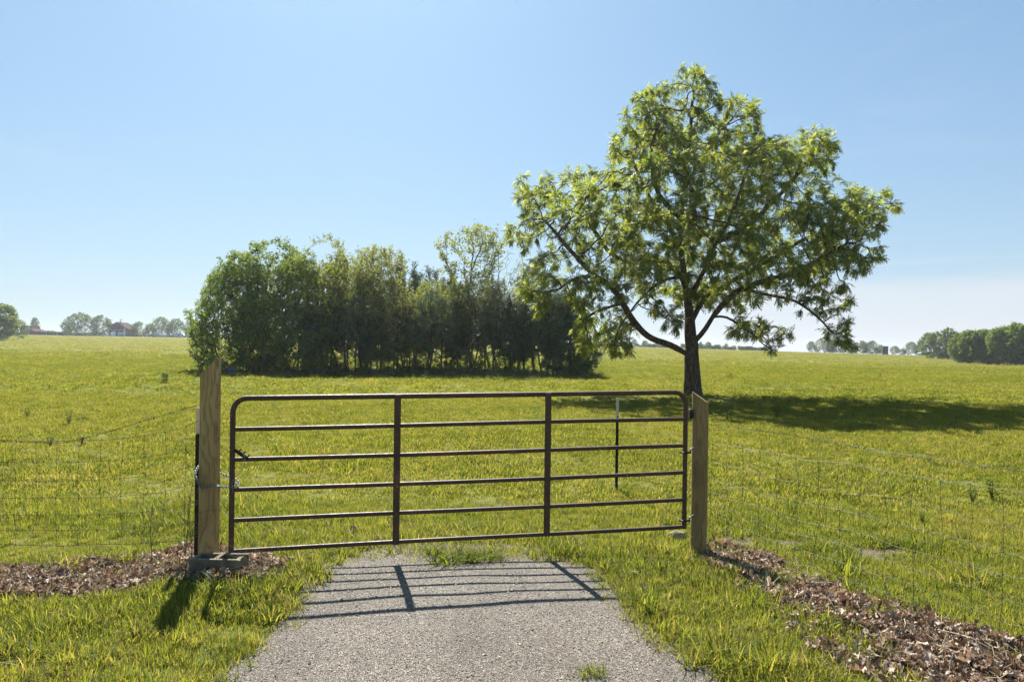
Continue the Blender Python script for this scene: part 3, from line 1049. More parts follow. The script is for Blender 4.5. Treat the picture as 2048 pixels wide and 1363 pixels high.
def small_plants():
    # tufts growing in the driveway in front of the gate
    for (px, py, sc_, lab) in ((870, 1108, .8, 'low grass tuft at the left on the gravel before the gate'), (905, 1130, 1.25, 'spiky dark grass tuft growing in the gravel in front of the gate'),
                               (950, 1112, .7, 'small pale grass tuft in the middle of the gravel top'), (968, 1122, .95, 'rounded grass tuft right of the spiky one on the gravel'),
                               (990, 1100, .6, 'smallest grass tuft near the gate bottom rail on gravel'), (1185, 1354, .45, 'sparse grass tuft at the bottom edge of the picture on gravel')):
        s = blade_clump('grass_tuft', 130, .10, .15, .007, .9, segs=4, straw=.12)
        o = bpy.data.objects.new('grass_tuft', s.data); COL.objects.link(o)
        g = G(px, py); o.location = g + Vector((0, 0, .015)); o.scale = (sc_ * 1.7, sc_ * 1.4, sc_ * 1.0); o.rotation_euler = (0, 0, px)
        tag(o, lab, 'grass tuft', 'grass tufts growing on the driveway')
        if px in (905, 968): o.data.materials.clear(); o.data.materials.append(M['weed'])
    # coarse clumps in the verges
    clumps = ((120, 1150, 1.4), (250, 1128, 1.2), (1690, 1150, 1.7), (1930, 1175, 1.6), (640, 1165, 1.1), (1290, 1215, 1.3), (1440, 1330, 1.5), (1530, 1350, 1.4), (500, 1200, 1.1), (420, 1200, 1.2), (1640, 1100, 1.1), (540, 1240, 1.0))
    names = ('far left under the fence', 'left under the fence near the leaves', 'among the leaves beyond the right fence', 'at the right picture edge beyond the fence', 'on the left drive edge level with the shadow bars', 'on the right drive edge by the shadow bars',
             'bottom right of the driveway', 'lower right next to the leaf drift', 'left of the driveway below the block', 'in the shadow of the latch post', 'on the bare strip beyond the right fence', 'lowest on the left drive edge')
    for (px, py, k), nm in zip(clumps, names):
        s = blade_clump('grass_clump', 70, .09, .19, .0075, .75, segs=4, straw=.06)
        o = bpy.data.objects.new('grass_clump', s.data); COL.objects.link(o)
        o.location = G(px, py); o.scale = (k,) * 3
        tag(o, 'coarse bright grass clump ' + nm, 'grass clump', 'coarse grass clumps in the verges')
    # dead stalks by the left post
    for (px, yb, yt, D, lean, lab) in ((300, 1150, 1015, 5.75, .02, 'dark branching dead weed stalk in front of the left fence'), (368, 1110, 960, 5.9, .10, 'slender dead weed stalk just left of the latch post'),
                                       (382, 1115, 1010, 5.8, -.04, 'short dead weed stalk touching the latch post')):
        b = P(px, yb, D); tp = P(px, yt, D); H = tp.z - b.z
        t = empty('weed_stalk', (b.x, D, b.z), lab, 'weed stalk', 'dead weed stalks by the latch post')
        mb = MB(); st = [Vector((lean * H * q + .01 * math.sin(q * 7), 0, H * q)) for q in np.linspace(0, 1, 9)]
        mb.tube(st, [.0045 * (1 - .6 * i / 8) for i in range(9)], 5); mb.build('stem', M['straw'], t)
        mb = MB()
        for j in range(26):
            q = random.uniform(.35, 1); p = st[0].lerp(st[-1], q)
            a = random.uniform(0, 6.28); l = random.uniform(.08, .26) * (1.2 - q * .6)
            d = Vector((math.cos(a), math.sin(a) * .5, random.uniform(.3, 1.1))).normalized()
            mid_ = p + d * l * .5 + Vector((0, 0, -.01))
            mb.tube([p, mid_, p + d * l], [.0016, .0012, .0007], 4, caps=False)
        mb.build('twigs', M['straw'], t)
    # bleached straws lying over the block and the low rail
    mb = MB()
    o0 = P(430, 1120, 5.4)
    for j in range(26):
        a = P(random.uniform(395, 570), random.uniform(1090, 1160), random.uniform(5.35, 5.6)); l = random.uniform(.12, .32); an = random.uniform(.2, 2.9)
        mid_ = a + Vector((math.cos(an) * l * .5, random.uniform(-.03, .03), math.sin(an) * l * .5)); e = a + Vector((math.cos(an) * l * 1.05, 0, math.sin(an) * l * .85))
        mb.tube([a - o0, mid_ - o0, e - o0], [.0012, .001, .0006], 4, caps=False)
    o = mb.build('dry_stems', M['strawpale']); o.location = o0
    tag(o, 'bleached dry grass stems bending around the concrete block', None, None, 'stuff')
    # weedy bush in the field at right and dark weeds
    bushes = ((1985, 1000, .30, 'pale', 'low straggly pale weed bush behind the right fence'), (1945, 1005, .18, 'pale', 'small pale weed beside the straggly bush behind the right fence'),
              (1455, 842, .5, 'leaf', 'low leafy bush in the tree shadow right of the hinge post'), (1555, 835, .42, 'leaf', 'leafy weed at the near edge of the tree shadow'),
              (100, 893, .20, 'd', 'dark dock weed behind the left fence, nearer one'), (138, 848, .34, 'd', 'dark leafy weed in the left pasture, taller one'), (55, 835, .25, 'd', 'dark round weed at the far left of the pasture'),
              (163, 890, .17, 'd', 'small dark weed right of the dock weed behind the left fence'), (1760, 755, .45, 'leaf', 'dark thistle standing in the right pasture'), (1462, 755, .4, 'leaf', 'dark thistle just right of the big tree trunk'),
              (1845, 1052, .15, 'd', 'broad leaf weed in the grass beyond the right fence'), (330, 765, .55, 'd', 'dark weed patch in the pasture left of the latch post'))
    for px, py, h, m_, lab in bushes:
        g = G(px, py); n = int(260 if h > .5 else 120)
        me = plant_mesh(n, h * .22, h * .09, h, None, 'weed_bush')
        t = empty('weed_plant', g, lab, 'weed', 'weeds in the pasture')
        o = link('leaves', me, M['weed'], t); 
        mb = MB()
        for j in range(7):
            a = random.uniform(0, 6.28); mb.tube([(0, 0, -.02), (math.cos(a) * h * .15, math.sin(a) * h * .15, h * .5), (math.cos(a) * h * .28, math.sin(a) * h * .28, h * .95)], [.006, .004, .002], 4)
        mb.build('stems', M['straw'], t)


small_plants()


# meadow weeds: leafy stalks roughening the mid pasture
def field_weeds():
    srcs = []
    for k in range(3):
        me = plant_mesh(34, .10, .035, .42, None, 'weed')
        srcs.append(src('weed', me, M['weed']))
    n = 22000
    y = np.sqrt(rng.uniform(17**2, 120**2, n)); x = rng.uniform(-1, 1, n) * .8 * y
    d = vnoise(x, y, .12, 31); keep = rng.uniform(size=n) < (.10 + 1.5 * np.clip(d - .35, 0, 1)) * (.25 + .75 * sm(20, 34, y)); x, y = x[keep], y[keep]; n = len(x)
    s = rng.uniform(.35, .85, n)
    scatter('meadow_weeds', np.stack([x, y, gz(x, y)], -1), np.stack([np.zeros(n), np.zeros(n), rng.uniform(0, 6.28, n)], -1), np.stack([s * 1.2, s * 1.2, s], -1),
            rng.integers(0, 3, n), srcs, 'scattered leafy weeds standing above the pasture grass')


field_weeds()


# ------------------------------------------------------------------ trees
def colonize(pos, par, att, step, infl, kill, iters=160, trop=(0, 0, 0), jit=.12, rg=None):
    rg = rg or rng
    pos = [np.array(p, float) for p in pos]; par = list(par)
    att = np.asarray(att, float).copy()
    A = np.array(pos)
    d2 = np.full(len(att), 1e18); ni = np.zeros(len(att), int)
    def upd(new0, arr):
        nonlocal d2, ni
        for s in range(0, len(arr), 400):
            ch = arr[s:s + 400]
            dd = ((att[:, None, :] - ch[None])**2).sum(-1)
            j = dd.argmin(1); m = dd[np.arange(len(att)), j]
            b = m < d2; d2[b] = m[b]; ni[b] = new0 + s + j[b]
    upd(0, A)
    trop = np.array(trop, float)
    for it in range(iters):
        if len(att) == 0: break
        alive = d2 > kill * kill
        att, d2, ni = att[alive], d2[alive], ni[alive]
        use = d2 < infl * infl
        if not use.any():
            if len(att) == 0: break
            use = d2 <= d2.min() * 1.2
        P_ = np.array(pos)
        v = att[use] - P_[ni[use]]; v /= np.linalg.norm(v, axis=1, keepdims=True) + 1e-9
        acc = np.zeros((len(pos), 3)); np.add.at(acc, ni[use], v)
        idx = np.unique(ni[use])
        kids = np.bincount(np.array([q for q in par if q >= 0] + [0]), minlength=len(pos))
        idx = idx[kids[idx] < 4]
        if len(idx) == 0: break
        dirs = acc[idx]; dirs /= np.linalg.norm(dirs, axis=1, keepdims=True) + 1e-9
        dirs += trop + rg.normal(size=dirs.shape) * jit; dirs /= np.linalg.norm(dirs, axis=1, keepdims=True) + 1e-9
        new = P_[idx] + dirs * step
        n0 = len(pos)
        pos += list(new); par += list(idx)
        upd(n0, new)
    return np.array(pos), np.array(par)


def tree_mesh(pos, par, r_trunk, expo=.45, rmin=.006, cut=None):
    n = len(pos)
    w = np.zeros(n); ch = [[] for _ in range(n)]
    for i in range(n):
        if par[i] >= 0: ch[par[i]].append(i)
    order = []
    st = [i for i in range(n) if par[i] < 0]
    root = st[0]
    while st:
        i = st.pop(); order.append(i); st += ch[i]
    for i in reversed(order):
        w[i] = 1 if not ch[i] else sum(w[c] for c in ch[i]) + .02
    r = np.maximum(r_trunk * (w / w[root])**expo, rmin)
    return r, ch, w, root


def branches(pos, ch, r, w, root, name, mat, flare=0, kmul=1.0):
    mb = MB(); starts = [(root, None)]
    while starts:
        s, par = starts.pop()
        chain_ = [] if par is None else [par]
        i = s
        while True:
            chain_.append(i)
            if not ch[i]: break
            c = sorted(ch[i], key=lambda k: -w[k])
            for k in c[1:]: starts.append((k, i))
            i = c[0]
        if len(chain_) < 2: continue
        rr = [float(r[k]) for k in chain_]
        if par is not None: rr[0] = min(rr[0], rr[1] * 1.25)
        rr[-1] *= .6
        m = max(rr)
        k = int((14 if m > .2 else 9 if m > .07 else 6 if m > .025 else 4) * kmul)
        pts = [pos[q] for q in chain_]
        mb.tube(pts, rr, max(3, k), caps=False)
    me = mesh_from(name, mb.v, mb.f, smooth=True)
    if flare:
        base = pos[root]
        co = np.array([v.co[:] for v in me.vertices])
        h = co[:, 2] - base[2]
        d = co[:, :2] - base[:2]
        ang = np.arctan2(d[:, 1], d[:, 0])
        k = 1 + flare * np.exp(-np.clip(h, 0, 9) / .28) * (1 + .45 * np.sin(ang * 4 + 1)) * (h < 1.5)
        co[:, :2] = base[:2] + d * k[:, None]
        me.vertices.foreach_set('co', co.astype(np.float32).ravel()); me.update()
    me.materials.append(mat)
    return me


def compound_template(L=.34, pairs=6, ll=.105, lw=.034, seed=1):
    """pinnate leaf along +X, drooping a little; quads"""
    V, Fq = [], []
    rg = np.random.default_rng(seed)
    def leaflet(p, d, l):
        s = np.cross(d, [0, 0, 1]); s = s / (np.linalg.norm(s) + 1e-9)
        b = len(V)
        V.extend([p, p + d * l * .45 + s * lw * .5 + [0, 0, .004], p + d * l - [0, 0, l * .25], p + d * l * .45 - s * lw * .5 + [0, 0, .004]]); Fq.append((b, b + 1, b + 2, b + 3))
    for i in range(pairs):
        q = .22 + .78 * i / pairs
        p = np.array([L * q, 0, -L * .35 * q * q])
        for sg in (-1, 1):
            a = math.radians(rg.uniform(42, 68)); d = np.array([math.cos(a), sg * math.sin(a), rg.uniform(-.5, .1)]); d /= np.linalg.norm(d)
            leaflet(p, d, ll * (1 - .25 * abs(q - .6)) * rg.uniform(.85, 1.15))
    leaflet(np.array([L, 0, -L * .35]), np.array([.9, 0, -.4]), ll)
    return np.array(V), np.array(Fq)


def spray_template(n, size, lw, ll, seed, flatness=.6):
    """twig end carrying n simple leaves; quads"""
    rg = np.random.default_rng(seed); V, Fq = [], []
    for i in range(n):
        q = rg.uniform(.0, 1)
        p = np.array([size * q, 0, 0]) + rg.normal(size=3) * size * .16
        a = rg.uniform(0, 6.283)
        d = np.array([rg.uniform(.2, 1), math.cos(a), math.sin(a) * flatness]); d /= np.linalg.norm(d)
        nn = rg.normal(size=3); s = np.cross(d, nn); s /= np.linalg.norm(s) + 1e-9
        l = ll * rg.uniform(.7, 1.25); b = len(V)
        V.extend([p, p + d * l * .5 + s * lw * .5, p + d * l, p + d * l * .5 - s * lw * .5]); Fq.append((b, b + 1, b + 2, b + 3))
    return np.array(V), np.array(Fq)


def place_leaves(name, bases, dirs, templates, mat, scale=(.8, 1.2), rg=None, tintf=None):
    """bases (N,3), dirs (N,3) unit: rotate template +X to dir"""
    rg = rg or rng
    n = len(bases)
    d = dirs / (np.linalg.norm(dirs, axis=1, keepdims=True) + 1e-9)
    up = np.tile([0, 0, 1.], (n, 1)) + rg.normal(size=(n, 3)) * .35
    y = np.cross(up, d); y /= np.linalg.norm(y, axis=1, keepdims=True) + 1e-9
    z = np.cross(d, y)
    s = rg.uniform(*scale, n)
    which = rg.integers(0, len(templates), n)
    Vs, Fs, Ts = [], [], []; off = 0
    for k, (tv, tf) in enumerate(templates):
        m = which == k; c = m.sum()
        if not c: continue
        R_ = np.stack([d[m], y[m], z[m]], 1)          # rows: local axes
        v = np.einsum('vi,nij->nvj', tv, R_) * s[m][:, None, None] + bases[m][:, None, :]
        f = tf[None] + (np.arange(c) * len(tv))[:, None, None] + off
        base_t = rg.uniform(.0, 1, c)
        if tintf is not None: base_t = base_t * .6 + tintf[m] * .4
        per = np.repeat(rg.uniform(-.25, .25, (c, len(tf))), 4, 1)
        t = np.clip(base_t[:, None] * .7 + .15 + per[:, :len(tv)], 0, 1)
        Vs.append(v.reshape(-1, 3)); Fs.append(f.reshape(-1, 4)); Ts.append(t.ravel()); off += c * len(tv)
    me = mesh_from(name, np.concatenate(Vs), np.concatenate(Fs), np.concatenate(Ts))
    me.materials.append(mat)
    return me


def smooth_path(pts, n):
    pts = [Vector(p) for p in pts]; out = []
    m = len(pts)
    for i in range(m - 1):
        p0 = pts[max(i - 1, 0)]; p1 = pts[i]; p2 = pts[i + 1]; p3 = pts[min(i + 2, m - 1)]
        for q in np.linspace(0, 1, n, endpoint=False):
            out.append(.5 * ((2 * p1) + (-p0 + p2) * q + (2 * p0 - 5 * p1 + 4 * p2 - p3) * q * q + (-p0 + 3 * p1 - 3 * p2 + p3) * q**3))
    out.append(pts[-1]); return out


def main_tree():
    rg = np.random.default_rng(21)
    D0 = 30.6
    base = onground(1385, D0)
    base = Vector((P(1385, 786, D0).x, D0, gzf(P(1385, 786, D0).x, D0)))
    # limbs read off the photograph: (px, py, depth offset in metres)
    trunk = [(1386, 800, 0), (1385, 770, 0), (1384, 740, 0), (1383, 712, 0), (1384, 690, 0)]
    limbs = [
        [(1383, 712, 0), (1352, 695, -.2), (1315, 681, -.5), (1287, 664, -.8), (1266, 638, -1.0), (1247, 606, -1.3), (1228, 580, -1.6), (1195, 556, -1.9), (1165, 530, -2.1), (1130, 490, -2.3), (1090, 440, -2.4)],
        [(1195, 556, -1.9), (1165, 553, -2.3), (1143, 560, -2.6), (1118, 578, -2.8)],
        [(1384, 690, 0), (1379, 650, .2), (1375, 600, .4), (1368, 555, .3), (1364, 500, .0), (1362, 440, -.2), (1368, 380, -.3), (1375, 310, -.1), (1382, 240, .1), (1388, 180, .2)],
        [(1375, 600, .4), (1362, 555, .9), (1338, 527, 1.3), (1300, 518, 1.8), (1255, 522, 2.3), (1215, 500, 2.8), (1170, 440, 3.2), (1110, 390, 3.4)],
        [(1384, 690, 0), (1402, 668, -.3), (1425, 635, -.7), (1453, 603, -1.1), (1480, 578, -1.5), (1530, 560, -2.0), (1590, 548, -2.4), (1640, 520, -2.6), (1690, 490, -2.6)],
        [(1379, 650, .2), (1405, 600, .9), (1440, 575, 1.4), (1480, 555, 1.8), (1520, 530, 2.2), (1576, 496, 2.7), (1634, 468, 3.0), (1700, 440, 2.8), (1745, 415, 2.4)],
        [(1375, 600, .4), (1391, 575, -.3), (1415, 530, -.8), (1435, 485, -1.3), (1460, 440, -1.6), (1480, 380, -1.8), (1500, 310, -1.6)],
        [(1435, 485, -1.3), (1490, 455, -.6), (1535, 410, .2), (1585, 360, .8), (1620, 310, 1.0)],
        [(1364, 500, 0), (1330, 440, 1.2), (1290, 380, 2.0), (1262, 310, 2.2)],
        [(1362, 440, -.2), (1320, 390, -1.5), (1300, 320, -2.2), (1320, 240, -1.6)],
        [(1368, 380, -.3), (1400, 320, .9), (1440, 260, 1.4)],
        [(1425, 635, -.7), (1455, 635, -1.2), (1490, 660, -1.5), (1525, 685, -1.7), (1545, 700, -1.8)],
        [(1480, 578, -1.5), (1540, 590, -2.3), (1590, 600, -2.9), (1635, 630, -3.2), (1665, 665, -3.3)],
        [(1368, 555, .3), (1330, 560, -1.4), (1290, 590, -2.6), (1250, 640, -3.4), (1230, 680, -3.7)],
        [(1375, 600, .4), (1400, 560, 2.2), (1420, 500, 3.6), (1430, 430, 4.3)],
        [(1364, 500, 0), (1375, 470, -2.0), (1390, 430, -3.5), (1380, 370, -4.2)],
        [(1247, 606, -1.3), (1200, 620, -1.2), (1170, 640, -1.0)],
    ]
    def W(p): return P(p[0], p[1], D0 + p[2])
    pos = []; par = []
    def add_path(pts, parent):
        for k, p in enumerate(pts):
            pos.append(np.array(p)); par.append(parent); parent = len(pos) - 1
        return parent
    tp = [W(p) for p in trunk]; tp[0].z = base.z - .15
    tp = smooth_path(tp, 3)
    add_path([Vector(p) for p in tp], -1)
    for lm in limbs:
        pts = smooth_path([W(p) for p in lm], 3)
        pts = [p + Vector((mnoise.noise(p * .9) * .10, mnoise.noise(p * .9 + Vector((9, 0, 0))) * .10, mnoise.noise(p * .9 + Vector((0, 9, 0))) * .08)) for p in pts]
        A_ = np.array(pos); k = int(((A_ - np.array(pts[0]))**2).sum(1).argmin())
        add_path(pts[1:], k)
    lobes = [(1372, 225, 80, 95, 3), (1388, 165, 42, 36, 2), (1340, 180, 22, 30, 1), (1285, 195, 26, 24, 1), (1300, 300, 85, 80, 5), (1290, 240, 50, 50, 3), (1440, 260, 90, 80, 4), (1490, 225, 38, 35, 2), (1380, 370, 170, 110, 8),
             (1600, 305, 88, 52, 4), (1640, 290, 46, 36, 2), (1545, 370, 115, 90, 7), (1740, 408, 66, 38, 3), (1680, 440, 85, 45, 4), (1740, 470, 40, 60, 2), (1700, 515, 60, 32, 2),
             (1090, 375, 72, 36, 4), (1060, 350, 40, 12, 1), (1165, 355, 60, 28, 3), (1130, 420, 90, 48, 5), (1060, 465, 52, 36, 3), (1110, 490, 75, 50, 5), (1215, 420, 90, 80, 6),
             (1260, 500, 90, 55, 5), (1400, 470, 150, 70, 8), (1300, 560, 85, 45, 5), (1560, 500, 130, 65, 7), (1640, 520, 70, 50, 4), (1075, 570, 42, 50, 3), (1060, 620, 22, 18, 1), (1190, 570, 70, 50, 4),
             (1210, 640, 60, 40, 4), (1240, 690, 36, 24, 2), (1175, 680, 30, 24, 2), (1640, 590, 62, 50, 4), (1600, 570, 70, 40, 3), (1680, 660, 34, 34, 2), (1700, 690, 12, 12, 1), (1500, 655, 52, 26, 3), (1565, 668, 30, 12, 1), (1540, 700, 14, 16, 1), (1480, 575, 70, 45, 5), (1390, 560, 70, 60, 3), (1335, 610, 45, 34, 2), (1432, 590, 50, 34, 3), (1350, 650, 22, 22, 1), (1270, 545, 60, 40, 3)]
    att = []
    for (cx, cy, rx, ry, dd) in lobes:
        area = rx * ry
        n = int(area * .026 * (1 + dd * .12) * (1.5 if dd <= 4 else .9)) + 4
        for _ in range(n):
            a = rg.uniform(0, 6.283); q = math.sqrt(rg.uniform())
            px, py = cx + rx * q * math.cos(a), cy + ry * q * math.sin(a)
            off = rg.uniform(-1, 1) * min(dd, 6.5) * math.sqrt(max(.1, 1 - q * q * .7))
            if dd <= 4:      # outlying lobes follow the depth of their limb
                k = min((lm[-1] for lm in limbs), key=lambda e: (e[0] - cx)**2 + (e[1] - cy)**2)
                off = off * .55 + k[2] * .8
            w_ = P(px, py, D0 + off)
            if w_.z < base.z + .9: continue
            if mnoise.noise(w_ * .62 + Vector((3, 1, 7))) < (-.15 if dd <= 4 else -.12): continue
            att.append(w_)
    att = np.array(att)
    posn, parn = colonize(pos, par, att, .24, 3.2, .30, 120, jit=.16, rg=rg)
    r, ch, w, root = tree_mesh(posn, parn, .36, .47, .010)
    hh = posn[:, 2] - base.z
    core = (np.abs(posn[:, 0] - base.x) < .75) & (r > .13)
    r = np.where(core, r * (1 - .16 * sm(.4, 2.0, hh) - .26 * sm(2.2, 4.5, hh)), r)
    t = empty('walnut_tree', base, 'large spreading tree with feathery bright leaves and forked trunk standing in the field', 'tree')
    loc = np.array(base)
    me = branches(posn - loc, ch, r, w, root, 'trunk', M['bark'], flare=.40)
    link('trunk', me, None, t)
    # leaves on thin wood
    thin = [i for i in range(len(posn)) if w[i] <= 3.2 and parn[i] >= 0]
    B_, Dv = [], []
    for i in thin:
        d = posn[i] - posn[parn[i]]; d /= np.linalg.norm(d) + 1e-9
        term = not ch[i]
        for _ in range(11 if term else 4):
            v = d * (1.0 if term else .5) + rg.normal(size=3) * .75; v[2] -= .12
            v /= np.linalg.norm(v)
            B_.append(posn[i] - d * .2 * rg.uniform() - loc); Dv.append(v)
    print('MAIN nodes', len(posn), 'leaves', len(B_))
    tmpl = [compound_template(seed=s, L=.27, pairs=5, ll=.098, lw=.040) for s in range(4)]
    me = place_leaves('crown', np.array(B_), np.array(Dv), tmpl, M['leaf_main'], (.75, 1.25), rg)
    link('crown', me, None, t)


main_tree()


def gen_tree(kind, h, w, seed, leafm, barkm, n_att=900, crown0=.12, shape='round', leafsz=(.11, .075), per=14, spray=.38, kill=.42, step=.30, rtr=None, multi=1, dens=1.0, lean=0, gap=-.25, terminals=3, wmax=7):
    """a tree about its own base; returns (trunk mesh, crown mesh)"""
    rg = np.random.default_rng(seed)
    att = []
    while len(att) < n_att:
        z = rg.uniform(crown0, 1); a = rg.uniform(0, 6.283)
        q = (z - crown0) / (1 - crown0)
        if shape == 'round': R_ = math.sqrt(max(0, 1 - (2 * q - 1)**2 * .92)) * (1.0 - .12 * q)
        elif shape == 'dome': R_ = math.sqrt(max(0, 1 - q**2.2)) * (.82 + .18 * min(1, q * 4))
        elif shape == 'cone': R_ = (1 - q)**.75 * (.75 + .25 * min(1, q * 6))
        elif shape == 'column': R_ = min(1, q * 3 + .5) * math.sqrt(max(0, 1 - q**3.5))
        elif shape == 'vase': R_ = (.25 + .75 * q) * math.sqrt(max(0, 1 - max(0, q - .75)**2 * 15))
        else: R_ = 1
        rr = math.sqrt(rg.uniform(.0 if shape in ('cone',) else .12, 1))
        lob = 1 + .30 * mnoise.noise(Vector((math.cos(a) * 1.6, math.sin(a) * 1.6, z * 3.2 + seed))) + .14 * mnoise.noise(Vector((math.cos(a) * 5, math.sin(a) * 5, z * 9 + seed)))
        x, y = R_ * rr * w / 2 * math.cos(a) * lob, R_ * rr * w / 2 * math.sin(a) * lob
        p = Vector((x + lean * z * h, y, z * h * (1 + .05 * mnoise.noise(Vector((x, y, seed))))))
        if mnoise.noise(p * (2.6 / w) + Vector((seed, 0, 0))) < gap: continue
        att.append(p)
    pos, par = [], []
    for k in range(multi):
        a = rg.uniform(0, 6.28) ; sp = (.0 if multi == 1 else w * .07)
        prev = -1
        n = 5 if shape != 'cone' else 14
        topz = max(crown0 + .05, .16) * h if shape != 'cone' else h * .9
        if shape in ('vase',): topz = .4 * h
        for i in range(n + 1):
            q = i / n
            pos.append(np.array([sp * math.cos(a) * (1 + 1.6 * q) + .03 * h * math.sin(q * 3 + seed) * (shape != 'cone') + lean * q * topz * .5, sp * math.sin(a) * (1 + 1.6 * q), -.15 + q * topz]))
            if prev < 0 and k > 0: par.append(0)
            else: par.append(prev)
            prev = len(pos) - 1
    pn, pr_ = colonize(pos, par, att, step, 4.5 if shape != 'cone' else 1.6, kill, 90, trop=(0, 0, .08 if shape != 'cone' else -.05), jit=.14, rg=rg)
    r, ch, w_, root = tree_mesh(pn, pr_, rtr or h * .0125, .46, .007)
    tm = branches(pn, ch, r, w_, root, 'trunk', barkm, flare=.25)
    B_, Dv = [], []
    for i in range(len(pn)):
        if w_[i] > wmax or pr_[i] < 0 or pn[i][2] < crown0 * h * .8: continue
        d = pn[i] - pn[pr_[i]]; d /= np.linalg.norm(d) + 1e-9
        k = terminals if not ch[i] else (2 if terminals > 2 else 1)
        if rg.uniform() > dens: continue
        for _ in range(k):
            v = d + rg.normal(size=3) * .6; v /= np.linalg.norm(v)
            B_.append(pn[i] - d * .15); Dv.append(v)
    ll, lw = leafsz
    tm_ = [spray_template(per, spray, lw, ll, seed * 7 + s) for s in range(3)]
    cm = place_leaves('crown', np.array(B_), np.array(Dv), tm_, leafm, (.75, 1.25), rg)
    print(kind, seed, 'sprays', len(B_), 'quads', len(cm.polygons))
    return tm, cm, h


def put_tree(var, name, pos, label, group=None, scale=1.0, rz=0.0, sx=1.0, cat='tree'):
    t = empty(name, pos, label, cat, group, rz)
    t.scale = (scale * sx, scale * sx, scale)
    a = bpy.data.objects.new('trunk', var[0]); b = bpy.data.objects.new('crown', var[1])
    for o in (a, b): COL.objects.link(o); o.parent = t
    return t


